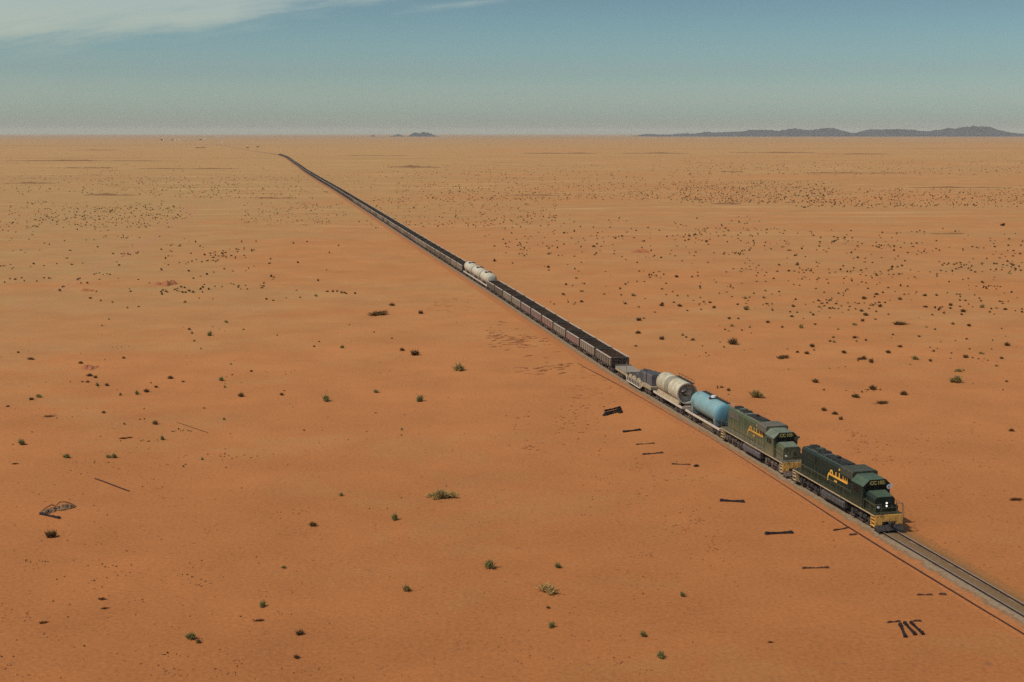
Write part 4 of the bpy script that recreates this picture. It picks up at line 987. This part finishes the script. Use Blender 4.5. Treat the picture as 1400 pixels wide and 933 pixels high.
# the big straw-green clump is several tufts grown together: one plant of tufts
cl = thing('shrub', 'big straw-green clump of shrub, the largest plant on the near sand', 'shrub', at(603, 679))
for dx, dy, s_, kd, v in ((-0.75, 0.1, 1.0, 'straw', 0), (0.0, 0.2, 1.15, 'straw', 1), (0.72, 0.0, 1.0, 'straw', 2), (0.25, -0.55, 1.1, 'olive', 3), (-0.5, -0.5, 0.8, 'straw', 0), (1.25, 0.3, 0.6, 'olive', 1)):
    o = bpy.data.objects.new('tuft', BM[kd, 'hi', v]); COL.objects.link(o); o.parent = cl; o.location = (dx, dy, 0); o.location = (dx * 1.15, dy * 1.3, 0); o.scale = (s_ * 1.55,) * 3; o.rotation_euler = (0, 0, dx * 3)
NB[0] += 1
Z1_ = [(115,380,18),(197,415,45),(577,33,22),(643,50,15),(718,62,15),(813,97,14),(886,88,18),(697,170,16),(653,212,12),(1205,233,20),(1227,258,20),(1330,266,36),(1240,308,16),(1282,358,12),(788,413,26),(513,443,34),(577,523,40),(610,538,25),(525,567,18),(556,566,25),(625,588,30),(675,588,28),(770,651,22),(878,640,34),(942,625,38),(995,598,28),(1083,537,42),(1168,565,22),(963,574,16),(203,676,32),(250,658,38),(50,723,22),(308,780,44),(1303,735,18),(1000,830,40),(922,806,12),(893,809,12),(797,838,18),(1358,218,10),(668,763,25)]
Z2_ = [(617,18,24),(1285,124,40),(45,186,24),(153,234,16),(828,205,12),(635,312,14),(605,343,16),(780,347,26),(72,457,14),(82,523,14),(203,500,20),(12,552,36),(38,603,18),(148,652,40),(390,648,28),(413,626,12),(998,767,14),(27,808,20),(541,878,16),(1163,872,18),(1161,910,12),(985,252,12),(1100,292,14),(368,272,12)]
Z3_ = [(33,17,30),(262,15,14),(342,22,18),(318,67,22),(353,91,32),(238,86,34),(70,102,16),(183,137,18),(412,125,20),(68,188,42),(105,180,20),(500,78,14),(530,65,20),(573,68,22),(603,103,28),(730,28,16),(828,36,30),(843,58,14),(770,82,20),(836,110,44),(960,33,28),(977,77,24),(1160,95,26),(1150,165,28),(1192,140,16),(1285,142,16),(1353,100,26),(1338,55,20),(1362,78,16),(710,181,26),(772,184,18),(727,232,28),(682,259,22),(710,270,18),(800,267,16),(857,245,18),(988,207,28),(1086,243,22),(1215,243,34),(1318,222,24),(70,280,40),(232,319,46),(380,299,24),(405,315,20),(457,331,28),(47,376,24),(521,377,16),(671,386,18),(1194,420,26),(1268,426,34),(1313,407,16),(1305,377,38),(653,667,28),(706,688,32),(1390,828,40)]
Z4_ = [(28,52,22),(68,77,22),(153,73,16),(258,38,34),(350,8,30),(513,43,30),(553,12,16),(415,69,20),(385,95,30),(306,87,22),(300,112,18),(203,116,16),(242,126,30),(285,154,38),(346,187,20),(255,195,32),(200,223,32),(27,177,18),(83,259,18),(47,314,24),(25,342,24),(52,347,26),(200,314,34),(210,345,16),(277,337,20),(345,72,16),(700,98,28),(700,17,30),(777,18,20),(805,108,22),(880,83,36),(880,110,22),(947,97,20),(978,127,40),(945,13,18),(1048,18,14),(983,56,18),(1095,58,20),(1093,98,34),(1210,108,22),(1262,114,32),(1250,76,18),(1287,62,14),(897,220,24),(1015,232,30),(712,243,22),(770,260,18),(655,307,26),(525,378,36),(470,297,20),(735,388,14),(757,411,26),(635,463,48),(738,482,26),(445,420,38),(270,462,40),(228,466,34),(315,481,48),(131,421,36),(913,340,14),(992,328,20),(1013,398,18),(1100,426,34),(985,448,52),(1035,461,16),(1290,367,42),(1235,462,28),(1197,516,26),(933,550,40),(972,552,18),(1278,627,26),(100,890,36)]
Z5_ = [(23,213,22),(115,226,14),(152,178,14),(166,176,12),(303,177,22),(300,244,26),(305,262,14),(283,243,10),(435,189,16),(535,138,24),(472,222,12),(438,255,16),(447,302,20),(393,336,18),(474,369,22),(378,386,26),(472,424,22),(700,333,20),(673,357,18),(742,390,26),(698,433,24),(760,222,14),(772,267,16),(847,275,16),(798,322,12),(963,294,26),(890,359,18),(945,374,14),(893,440,22),(950,429,16),(978,443,20),(968,395,12),(1088,355,16),(1090,325,10),(1135,428,20),(1104,426,14),(1282,438,18),(993,215,14),(1056,188,14),(958,189,12),(1120,113,24),(1062,76,22),(1028,85,14),(1348,149,14),(1275,170,10),(1293,183,12),(1323,256,10),(437,60,18),(588,117,10),(795,110,20),(785,145,14),(835,158,14),(966,138,12),(915,88,12),(262,33,16),(68,103,12),(138,104,10),(155,120,10),(273,122,12),(303,150,12),(445,125,10)]
Z6_ = [(40,55,10),(230,72,10),(302,75,10),(188,157,22),(220,184,24),(228,232,26),(170,126,12),(187,124,10),(348,117,10),(403,122,12),(378,167,12),(563,125,12),(545,145,10),(525,155,12),(540,197,20),(578,200,14),(664,197,14),(747,190,14),(845,181,12),(822,140,12),(962,160,14),(1084,160,14),(1092,102,10),(1292,26,32),(1342,188,18),(1378,177,18),(1241,181,12),(1129,241,14),(1103,233,12),(1075,246,18),(1003,232,14),(962,218,12),(745,245,18),(617,223,16),(522,250,20),(635,284,14),(390,257,12),(255,262,12),(106,305,16),(180,318,12),(252,308,16),(1324,277,22),(1247,299,12),(780,386,12),(640,384,24),(890,391,20)]
def zone(lst, x0, y0, sc, kfn, lab, grp):
    for a, b, w in lst:
        px, py = x0 + a / sc, y0 + b / sc
        shrub(px, py + 0.3 * w / sc, min(max(w / sc * 1.28, 2.4), 10.5), kfn(w / sc), lab, grp)
kd1 = lambda w: 'low' if w > 9.2 else brnd.choice(['dark', 'dark', 'green'])
kd2 = lambda w: brnd.choice(['dark', 'dark', 'dark', 'olive'])
zone(Z1_, 0, 400, 4.667, kd1, 'small dark scrub tuft among the scattered ones at the left edge of the middle sand', 'scrub tufts at the left edge of the middle sand')
zone(Z2_, 300, 400, 4.667, kd1, 'small dark scrub tuft thinly scattered on the orange sand left of the ore wagons', 'scrub tufts left of the ore wagons')
zone(Z3_, 860, 400, 5.185, kd2, 'dark scrub tuft on the sand just right of the flat wagon and tank wagons', 'scrub tufts right of the tank wagons')
zone(Z4_, 1130, 400, 5.185, kd2, 'dark scrub tuft among those spread over the right edge of the middle plain', 'scrub tufts at the right of the middle plain')
# ------ the many smaller, farther plants: uncountable, one object
sc_mb = MB(); srnd = random.Random(77)
def tuft_into(mb, p, w, r):
    h = w * r.uniform(0.42, 0.62); n = 7
    for i in range(n):
        a = r.uniform(0, 2 * math.pi); t_ = r.uniform(0.1, 1.0); dx, dy = math.cos(a), math.sin(a)
        c = Vector((p.x + dx * w * 0.22 * t_, p.y + dy * w * 0.22 * t_, 0)); q = Vector((p.x + dx * w * 0.5 * t_, p.y + dy * w * 0.5 * t_, h * (1.1 - 0.75 * t_) * r.uniform(.7, 1.1)))
        s_ = Vector((-dy, dx, r.uniform(-0.7, 0.7))) * w * 0.24
        m_ = c.lerp(q, 0.6)
        mb.add([c - s_ * 0.8, c + s_ * 0.8, m_ + s_ * 0.8 + Vector((0, 0, h * 0.1)), m_ - s_ * 0.8 + Vector((0, 0, h * .1)), q], [(0, 1, 2, 3), (3, 2, 4)], r.choice([0, 0, 0, 1]))
for lst, x0, y0, sc in ((Z5_, 670, 300, 3.784), (Z6_, 1030, 300, 3.784)):
    for a, b, w in lst:
        px, py = x0 + a / sc, y0 + b / sc; p = at(px, py + 0.25 * w / sc); tuft_into(sc_mb, p, max(w / sc, 2.4) * 1.15 / px_per_m(py), srnd)
def off_line(p): 
    lx = float(np.interp(p.y, LP[:, 1], LP[:, 0])); return p.x - lx
def belt(n, x0, x1, y0, y1, w0, w1, clump=0.0):
    if y1 < 315: n = int(n * 1.8); w0 *= 0.62; w1 *= 0.72; clump *= 0.6
    cs = [(srnd.uniform(x0, x1), srnd.uniform(y0, y1)) for _ in range(max(4, n // 14))]
    k = 0
    while k < n:
        if srnd.random() < clump:
            c = srnd.choice(cs); px, py = srnd.gauss(c[0], 14), srnd.gauss(c[1], 1.6)
        else: px, py = srnd.uniform(x0, x1), srnd.uniform(y0, y1)
        if py < 187: continue
        p = at(px, py); k += 1
        if abs(off_line(p)) < 6: continue
        wm = srnd.uniform(w0, w1) * 0.8
        tuft_into(sc_mb, p, wm, srnd)
belt(420, 540, 960, 249, 274, 1.2, 2.4, 0.4); belt(430, 930, 1130, 248, 278, 1.3, 2.6, 0.45); belt(330, 1100, 1400, 258, 284, 1.3, 2.6, 0.5)
belt(240, 940, 1400, 222, 240, 1.6, 3.4, 0.5); belt(200, 520, 960, 226, 248, 1.5, 3.0, 0.5)
belt(230, 500, 760, 270, 312, 1.0, 2.0, 0.4); belt(230, 660, 1040, 296, 352, 0.8, 1.6, 0.45); belt(200, 1030, 1400, 312, 372, 0.8, 1.7, 0.45)
belt(110, 760, 1100, 350, 425, 0.5, 1.2, 0.4); belt(190, 1080, 1400, 365, 432, 0.5, 1.3, 0.4); belt(60, 940, 1400, 430, 540, 0.3, 0.7, 0.3)
belt(190, 0, 240, 276, 312, 0.9, 2.1, 0.6); belt(110, 60, 260, 284, 302, 1.0, 2.2, 0.6); belt(170, 0, 330, 238, 264, 1.4, 2.6, 0.5); belt(150, 190, 430, 240, 272, 1.3, 2.4, 0.4)
belt(120, 330, 470, 278, 306, 0.8, 1.8, 0.5); belt(150, 0, 300, 310, 400, 0.7, 1.5, 0.4); belt(110, 220, 480, 330, 415, 0.7, 1.5, 0.6); belt(60, 400, 520, 225, 262, 1.2, 2.2, 0.4)
belt(110, 0, 340, 430, 640, 0.18, 0.45, 0.4); belt(120, 0, 420, 600, 900, 0.12, 0.32, 0.5); belt(90, 300, 640, 420, 700, 0.14, 0.36, 0.4)
belt(320, 0, 700, 540, 930, 0.07, 0.19, 0.4); belt(160, 640, 1400, 600, 930, 0.07, 0.17, 0.4); belt(90, 0, 420, 206, 236, 1.6, 3.2, 0.5); belt(150, 880, 1400, 200, 222, 1.8, 3.4, 0.5)
tag(sc_mb.build('ground_scrub', [M['scrub_far'], M['scrub_olive']]), kind='stuff')

# ------------------------------------------------------------------ disturbed sand: lumps, prints and grit
cl_mb = MB(); crnd = random.Random(9)
def clod(p, w, d, h, rot):
    c_, s_ = math.cos(rot), math.sin(rot); n = 7
    ringv = []
    for k in range(n):
        t_ = 2 * math.pi * k / n; q = crnd.uniform(0.75, 1.15); x, y = math.cos(t_) * w / 2 * q, math.sin(t_) * d / 2 * q
        ringv.append((p.x + x * c_ - y * s_, p.y + x * s_ + y * c_, -0.015))
    top = [(p.x + (v[0] - p.x) * 0.45, p.y + (v[1] - p.y) * 0.45, h * crnd.uniform(0.8, 1.15)) for v in ringv]
    cl_mb.add(ringv + top, [(k, (k + 1) % n, n + (k + 1) % n, n + k) for k in range(n)] + [tuple(range(n, 2 * n))])
def clods(n, x0, x1, y0, y1, w0, w1, h0, h1, clump=0.6, rot=None, asp=(0.35, 0.8)):
    cs = [(crnd.uniform(x0, x1), crnd.uniform(y0, y1)) for _ in range(max(3, n // 12))]
    for _ in range(n):
        if crnd.random() < clump: c = crnd.choice(cs); px, py = crnd.gauss(c[0], 9), crnd.gauss(c[1], 4)
        else: px, py = crnd.uniform(x0, x1), crnd.uniform(y0, y1)
        p = at(px, py); w = crnd.uniform(w0, w1)
        if abs(off_line(p)) < 3.6: continue
        clod(p, w, w * crnd.uniform(*asp), crnd.uniform(h0, h1), crnd.uniform(0, 3.14) if rot is None else rot + crnd.gauss(0, 0.2))
clods(100, 705, 830, 545, 620, 0.25, 0.8, 0.04, 0.11, 0.7, 0.4, (0.2, 0.5)); clods(150, 790, 960, 620, 720, 0.16, 0.5, 0.04, 0.11); clods(110, 840, 1010, 715, 820, 0.14, 0.42, 0.03, 0.10)
clods(80, 700, 770, 460, 512, 0.8, 3.2, 0.05, 0.15, 0.8, 0.55, (0.12, 0.3)); clods(60, 775, 850, 500, 545, 0.4, 1.5, 0.04, 0.13, 0.6, -0.3, (0.15, 0.4)); clods(34, 600, 650, 395, 425, 0.8, 3.0, 0.05, 0.13, 0.7, -0.5, (0.12, 0.35))
clods(60, 670, 720, 440, 480, 0.6, 2.4, 0.05, 0.14, 0.7, 0.45, (0.12, 0.35))
clods(130, 1100, 1400, 585, 760, 0.2, 0.6, 0.04, 0.12, 0.55); clods(60, 1150, 1290, 590, 640, 0.25, 0.7, 0.05, 0.13, 0.5, 0.0)
clods(120, 20, 300, 620, 800, 0.12, 0.42, 0.03, 0.09, 0.5); clods(110, 0, 330, 790, 930, 0.12, 0.4, 0.03, 0.09, 0.5); clods(90, 330, 700, 700, 930, 0.1, 0.34, 0.03, 0.08, 0.5)
clods(70, 700, 1000, 830, 930, 0.1, 0.4, 0.03, 0.09, 0.5); clods(60, 1200, 1400, 740, 800, 0.15, 0.4, 0.04, 0.1, 0.4)
for a in np.arange(-40, 95, 0.33):                                      # sand lumps along both shoulders
    for sg, u0, u1 in ((-1, 2.1, 3.6), (1, 1.5, 3.4)):
        for _ in range(2):
            if crnd.random() < (0.12 if sg < 0 else 0.4):
                w = crnd.uniform(0.08, 0.26); uu = crnd.uniform(u0, u1); clod(on_line(a + crnd.uniform(0, .33), sg * uu, 0), w, w * 0.7, crnd.uniform(0.03, 0.07) + max(0, 0.15 - 0.08 * (uu - 1.5)), crnd.uniform(0, 3))
tag(cl_mb.build('sand_lumps', M['clod']), kind='stuff')

# ------------------------------------------------------------------ old steel sleepers and other things lying on the sand
def steel_sleeper(p0, p1, label, buried=0.0, wide=1.0, material='sleeper', z=0.0, parent=None, group='old steel sleepers lying on the sand'):
    """a trough-shaped steel sleeper with splayed spade ends between two ground points"""
    d = p1 - p0; L = d.length; rot = math.atan2(d.y, d.x)
    mb = MB(); st = [(-L / 2, 0.23, 0.18), (-L / 2 + 0.16, 0.22, 0.26), (-L / 2 + 0.55, 0.155, 0.20), (0, 0.12, 0.165), (L / 2 - 0.55, 0.155, 0.20), (L / 2 - 0.16, 0.22, 0.26), (L / 2, 0.23, 0.18)]
    for x, hwid, h in st:
        hwid *= wide
        for y, zz in ((-hwid, -0.03), (-hwid * 0.96, h * 0.35), (-hwid * 0.62, h), (hwid * 0.62, h), (hwid * 0.96, h * 0.35), (hwid, -0.03)): mb.v.append((x, y, zz))
    for i in range(len(st) - 1):
        for k in range(5): mb.f.append([i * 6 + k, i * 6 + k + 1, (i + 1) * 6 + k + 1, (i + 1) * 6 + k][::-1]); mb.m.append(0)
    mb.f += [list(range(6)), list(range((len(st) - 1) * 6, len(st) * 6))[::-1]]; mb.m += [0, 0]
    for x in (-0.55, 0.55):
        if L > 1.8: mb.box(x - 0.06, x + 0.06, -0.06, 0.06, 0.14, 0.23)
    o = mb.build('steel_sleeper', M[material]); o.location = ((p0.x + p1.x) / 2, (p0.y + p1.y) / 2, z - buried); o.rotation_euler = (0, 0, rot)
    return tag(o, label, 'sleeper', group)
SL = [((984, 685.3), (1018, 687), 0.0, 1.0, 'sleeper', 'thick dark steel sleeper lying level on the sand left of the second locomotive'),
      ((1046, 730.8), (1084, 729), 0.0, 1.05, 'sleeper', 'thick dark steel sleeper below the level one, left of the leading locomotive'),
      ((852, 591.3), (876, 588.4), 0.0, 0.9, 'sleeper', 'bent-looking dark steel sleeper just below the sleeper pile'),
      ((869.5, 608.3), (895, 606.6), 0.10, 0.6, 'thinsleeper', 'thin half-buried steel sleeper second below the sleeper pile'),
      ((878.5, 622), (906.5, 619.6), 0.055, 0.75, 'thinsleeper', 'half-buried steel sleeper with dark ends third below the sleeper pile'),
      ((918, 635), (944, 636), 0.09, 0.7, 'thinsleeper', 'half-buried thin steel sleeper fading out at its left end'),
      ((1096.5, 777.6), (1133.5, 776.8), 0.08, 0.55, 'thinsleeper', 'thin half-buried steel sleeper alone below the thick dark ones'),
      ((1139.5, 726), (1161, 722.3), 0.07, 0.5, 'thinsleeper', 'thin steel sleeper tip touching the loose rail'),
      ((1161, 732.2), (1171.5, 731.2), 0.09, 0.5, 'thinsleeper', 'short buried sleeper end just below the one touching the loose rail'),
      ((1253.5, 814), (1275, 813.8), 0.11, 0.5, 'thinsleeper', 'thin buried steel sleeper above the group of three near the loose rail'),
      ((1283.5, 813), (1294, 813.6), 0.10, 0.5, 'thinsleeper', 'short buried sleeper end right of the thin buried one near the loose rail'),
      ((1230.5, 854.5), (1238, 872), 0.0, 0.72, 'sleeper', 'left one of three dark parallel steel sleepers at bottom right'),
      ((1236.5, 852.5), (1251.5, 869), 0.0, 0.62, 'sleeper', 'middle one of three dark parallel steel sleepers at bottom right'),
      ((1245, 852), (1262.5, 868.5), 0.0, 0.55, 'sleeper', 'right one of three dark parallel steel sleepers at bottom right'),
      ((1213, 851.8), (1231, 850.2), 0.11, 0.42, 'thinsleeper', 'thin buried sleeper behind the left end of the three parallel sleepers'),
      ((1248.5, 849.9), (1260, 849.7), 0.11, 0.42, 'thinsleeper', 'thin buried sleeper behind the right end of the three parallel sleepers')]
for a, b, bur, wd, mm, lab in SL: steel_sleeper(at(*a), at(*b), lab, bur, wd, mm)
steel_sleeper(at(949.5, 638.4), at(954.5, 637.6), 'small dark broken sleeper end right of the fading half-buried sleeper', 0.02, 0.9, 'sleeper')
pile = [((826.5, 566.5), (848.5, 560.2), 0.0), ((828, 568.5), (850, 562.6), 0.0), ((827, 564), (848, 559), 0.15), ((832, 566.5), (849, 561.5), 0.16)]
pl_lab = ['rear steel sleeper at the bottom of the dark sleeper pile', 'front steel sleeper at the bottom of the dark sleeper pile', 'steel sleeper on top of the pile towards the back', 'shorter steel sleeper on top of the pile towards the front']
for (a, b, z), lab in zip(pile, pl_lab): steel_sleeper(at(*a), at(*b), lab, 0, 0.72, 'sleeper', z, group='steel sleepers in the dark pile')
steel_sleeper(at(825.3, 569), at(828.5, 567.6), 'short dark sleeper stub at the left foot of the sleeper pile', 0.0, 0.9, 'sleeper', group='steel sleepers in the dark pile')
steel_sleeper(at(846.5, 565.5), at(850.5, 564.2), 'short dark sleeper stub at the right foot of the sleeper pile', 0.0, 0.9, 'sleeper', group='steel sleepers in the dark pile')
# a straight loose rod on the left and another fainter one
for a, b, r_, lab in (((130, 654.5), (176.5, 671.5), 0.085, 'straight dark steel rod lying slanted on the sand at the left'), ((243, 578), (284, 591.5), 0.032, 'faint thin steel rod lying slanted on the sand above the small shrubs')):
    p0, p1 = at(*a, 0.05), at(*b, 0.05); mb = MB()
    pts = [p0.lerp(p1, k / 6) + Vector((0, 0.05 * math.sin(k), 0)) for k in range(7)]; mb.path(pts, r_, n=7)
    tag(mb.build('steel_rod', M['looserail']), lab, 'rod')
# heap of bleached wreckage on the left
def arc_pts(pix, z): return [at(px, py, 0) + Vector((0, 0, zz)) for (px, py), zz in zip(pix, z)]
t = thing('wreckage', 'bleached grey heap of bent scrap on the sand above a dark flattened shrub at left', 'scrap heap', at(78, 697))
def wreck_part(name, pix, z, r_, m_):
    mb = MB(); o0 = t.location
    pts = [p - o0 for p in arc_pts(pix, z)]
    for a, b in zip(pts, pts[1:]): mb.tube(a, b, r_, r_, n=6)
    return mb.build(name, M[m_], t)
wreck_part('bent_frame', [(54, 702), (62, 697.5), (70, 694.5), (76, 693.5), (82, 691), (90, 690.2), (98, 690.5), (104, 692.5)], [0.03, 0.2, 0.32, 0.1, 0.35, 0.3, 0.12, 0.0], 0.055, 'thinsleeper')
wreck_part('lower_frame', [(76, 697.5), (84, 699), (92, 697), (100, 695), (104, 693)], [0.02, 0.12, 0.02, 0.1, 0.0], 0.05, 'bone')
wreck_part('cross_bar', [(66, 703), (70, 700), (75, 697), (78, 694)], [0.05, 0.15, 0.25, 0.3], 0.06, 'bone')
def crumple(top, bot, seed):
    r = random.Random(seed); n, m_ = 14, 6; mb = MB()
    T = [at(*q) - t.location for q in top]; B = [at(*q) - t.location for q in bot]
    def along(P, u):
        k = min(int(u * (len(P) - 1)), len(P) - 2); return P[k].lerp(P[k + 1], u * (len(P) - 1) - k)
    for j in range(m_ + 1):
        for i in range(n + 1):
            u, v = i / n, j / m_; p = along(B, u).lerp(along(T, u), v); e = math.sin(math.pi * u) ** 0.5 * math.sin(math.pi * min(v * 1.1, 1)) 
            mb.v.append((p.x + r.uniform(-.08, .08), p.y + r.uniform(-.15, .15), 0.01 + max(0, e) * r.uniform(0.05, 0.42)))
    for j in range(m_):
        for i in range(n): mb.f.append([j * (n + 1) + i, j * (n + 1) + i + 1, (j + 1) * (n + 1) + i + 1, (j + 1) * (n + 1) + i]); mb.m.append(0)
    mb.build('crumpled_sheet', M['bone'], t)
crumple([(54, 701), (62, 697), (70, 694.5), (78, 694)], [(57, 704), (64, 703.5), (71, 702), (77, 699)], 3)
crumple([(77, 694), (85, 690.5), (95, 690), (103, 692)], [(78, 698.5), (86, 698), (95, 696), (103, 693.5)], 4)
steel_sleeper(at(55, 703.5), at(82, 709.5), 'dark steel bar lying along the front of the bleached scrap heap', 0.0, 0.6, 'sleeper', group=None)

# ------------------------------------------------------------------ low mounds and gravel banks out on the plain
def mound(name, pix0, pix1, depth, h, m_, seed, lab=None, cat=None):
    a, b = at(*pix0), at(*pix1); L = (b - a).length; r = random.Random(seed); nu, nv = max(16, int(L / 12)), 8
    rot = math.atan2((b - a).y, (b - a).x); c = (a + b) / 2; mb = MB()
    ph = [r.uniform(0, 6.28) for _ in range(4)]
    for j in range(nv + 1):
        for i in range(nu + 1):
            u, v = i / nu, j / nv
            env = (math.sin(math.pi * u) ** 0.7) * math.sin(math.pi * v) ** 1.1
            hh = h * env * (0.6 + 0.25 * math.sin(7 * u + ph[0]) + 0.2 * math.sin(17 * u + 3 * v + ph[1]) + 0.12 * math.sin(41 * u + ph[2])) 
            edge = 0.25 * math.sin(5 * u + ph[3]) + 0.15 * math.sin(13 * u + ph[1])
            x, y = (u - 0.5) * L, (v - 0.5 + edge * 0.5) * depth * (0.35 + 0.65 * math.sin(math.pi * u))
            mb.v.append((x, y, max(hh, 0) - (0.03 if env < 0.01 else 0)))
    n = nu + 1
    for j in range(nv):
        for i in range(nu): mb.f.append([j * n + i, j * n + i + 1, (j + 1) * n + i + 1, (j + 1) * n + i]); mb.m.append(0)
    o = mb.build(name, M[m_], None, True); o.location = c; o.rotation_euler = (0, 0, rot)
    if lab: tag(o, lab, cat)
    else: tag(o, kind='structure')
    return o
for k, (x0, x1, y, d, h) in enumerate([(112, 190, 267.2, 7, 1.5), (350, 404, 271.3, 5, 1.3), (0, 250, 220.3, 16, 2.0), (86, 156, 230, 12, 1.7), (180, 332, 231, 9, 1.4), (0, 80, 251, 8, 1.2), (528, 606, 229, 22, 2.6), (687, 764, 267.4, 5, 1.0),
                                       (712, 818, 210, 45, 2.6), (838, 942, 210, 40, 2.4), (972, 1014, 279, 9, 1.4), (995, 1120, 209, 36, 2.2), (1118, 1220, 211, 26, 2.0), (984, 1018, 235.5, 12, 1.6), (1098, 1236, 237, 10, 1.4), (1240, 1390, 257, 7, 1.2), (1270, 1320, 320, 4, 0.7), (90, 170, 205.5, 24, 1.8), (470, 560, 213, 14, 1.4)]):
    mound('gravel_bank', (x0, y), (x1, y + 0.15), d, h, 'gravel', k)
for px0, px1, y, d, h, lab in ((210, 243, 389, 9, 1.5, 'low rusty red sand mound on the left plain with dark lower edge'), (110, 135, 503, 5, 0.55, 'small red sand ridge beside the shrubs at the left'), (862, 888, 345.5, 6, 1.2, 'curved red brown sand mound on the plain right of the ore wagons'), (110, 130, 398, 4, 0.8, 'small red brown mound left of the rusty red mound')):
    mound('sand_mound', (px0, y), (px1, y - 1.0), d, h, 'moundsand', int(px0), lab, 'sand mound')

# ------------------------------------------------------------------ faint wheel tracks and far settlement
def wheel_track(pix, off, nm):
    pts = [at(*q) for q in pix]; mb = MB(); dn = []
    for i in range(len(pts) - 1):
        for k in range(10): dn.append(pts[i].lerp(pts[i + 1], k / 10))
    dn.append(pts[-1]); r = random.Random(int(off * 10) + 5)
    for i, p in enumerate(dn):
        d = dn[min(i + 1, len(dn) - 1)] - dn[max(i - 1, 0)]; d.z = 0; d.normalize(); hw = 0.45 + 0.15 * math.sin(i * 0.8)
        for u in (off - hw, off + hw): mb.v.append((p.x + d.y * u, p.y - d.x * u, 0.006))
    for i in range(len(dn) - 1): mb.f.append([2 * i, 2 * i + 1, 2 * i + 3, 2 * i + 2]); mb.m.append(0)
    return tag(mb.build('wheel_track', M['trackdust']), kind='structure')
M['trackdust'] = mat('driven sand', (0.345, 0.165, 0.064), (0.32, 0.145, 0.053), 0.3, 1.0)
for off in (-1.0, 1.0):
    wheel_track([(20, 424), (90, 392), (160, 352), (215, 318), (250, 290), (272, 262), (290, 246)], off, 'a')
    wheel_track([(150, 352), (190, 330), (235, 303), (262, 280)], off + 5, 'b')
    wheel_track([(376, 213.5), (340, 205.5), (300, 199), (262, 192)], off * 3 + 12, 'c')
def hut(px, py, w, d, h, wall, lab):
    p = at(px, py); t = thing('hut', lab, 'hut', p, -1.0, 'huts of the far settlement')
    mb = MB(); mb.box(-w / 2, w / 2, -d / 2, d / 2, 0, h); mb.build('wall', M[wall], t)
    mb = MB(); mb.box(-w / 2 - 0.3, w / 2 + 0.3, -d / 2 - 0.3, d / 2 + 0.3, h + 0.002, h + 0.35); mb.build('roof', M[wall], t)
    mb = MB(); mb.box(-0.6, 0.6, -d / 2 - 0.06, -d / 2 - 0.003, 0, 2.1); mb.build('door', M['opening'], t)
    for x in (-w * 0.32, w * 0.32):
        mb = MB(); mb.box(x - 0.7, x + 0.7, -d / 2 - 0.06, -d / 2 - 0.003, 1.0, 2.0); mb.build('window', M['opening'], t)
for px, py, w, h, wl, lab in ((221, 192.2, 14, 6, 'hutdark', 'dark mud hut at the left end of the far settlement'), (224.3, 192.4, 9, 7, 'hutwhite', 'white hut, leftmost white one of the far settlement'), (235.5, 192.2, 12, 5, 'hutdark', 'dark low hut in the middle of the far settlement'),
                              (240.8, 192.4, 8, 6, 'hutwhite', 'white hut in the middle of the far settlement, left of its twin'), (245.5, 191.8, 9, 6, 'hutwhite', 'white hut right of its twin in the middle of the far settlement'),
                              (274, 191.8, 16, 6, 'hutdark', 'long dark hut at the right end of the far settlement'), (280.7, 191.2, 8, 8, 'hutwhite', 'white hut at the right end of the far settlement'), (304.5, 196.2, 5, 6, 'hutwhite', 'single white hut standing apart near the far end of the line')):
    hut(px, py, w, w * 0.6, h, wl, lab)
def far_tree(px, py, w, h, seed, lab):
    r = random.Random(seed); t = thing('acacia_tree', lab, 'tree', at(px, py), 0, 'trees by the far end of the line')
    mb = MB(); mb.tube((0, 0, -0.1), (0.2, 0, h * 0.5), 0.25, 0.15, n=7)
    for k in range(5): a = k * 1.26; mb.tube((0.2, 0, h * 0.45), (math.cos(a) * w * 0.3, math.sin(a) * w * 0.3, h * 0.78), 0.12, 0.05, n=5)
    mb.build('trunk', M['hutdark'], t)
    mb = MB()
    for _ in range(260):
        a, q = r.uniform(0, 6.28), math.sqrt(r.random()); c = Vector((math.cos(a) * q * w / 2, math.sin(a) * q * w / 2, h * (0.62 + 0.38 * r.random() * (1 - 0.5 * q * q))))
        u = Vector((r.gauss(0, 1), r.gauss(0, 1), r.gauss(0, 1))).normalized() * 0.45; v = u.orthogonal().normalized() * 0.35
        mb.add([c - u, c + v, c + u, c - v], [(0, 1, 2, 3)])
    mb.build('crown', M['scrub_dark'], t)
far_tree(338.5, 204, 9, 5, 1, 'small dark tree left one of two near the far tail of the train'); far_tree(352.5, 203.6, 9, 6, 2, 'small dark tree right one of two near the far tail of the train')
far_tree(270.5, 203.8, 12, 4, 3, 'low dark tree below the far settlement, left of its neighbour'); far_tree(277.5, 203.6, 12, 4.5, 4, 'low dark tree below the far settlement, right of its neighbour')
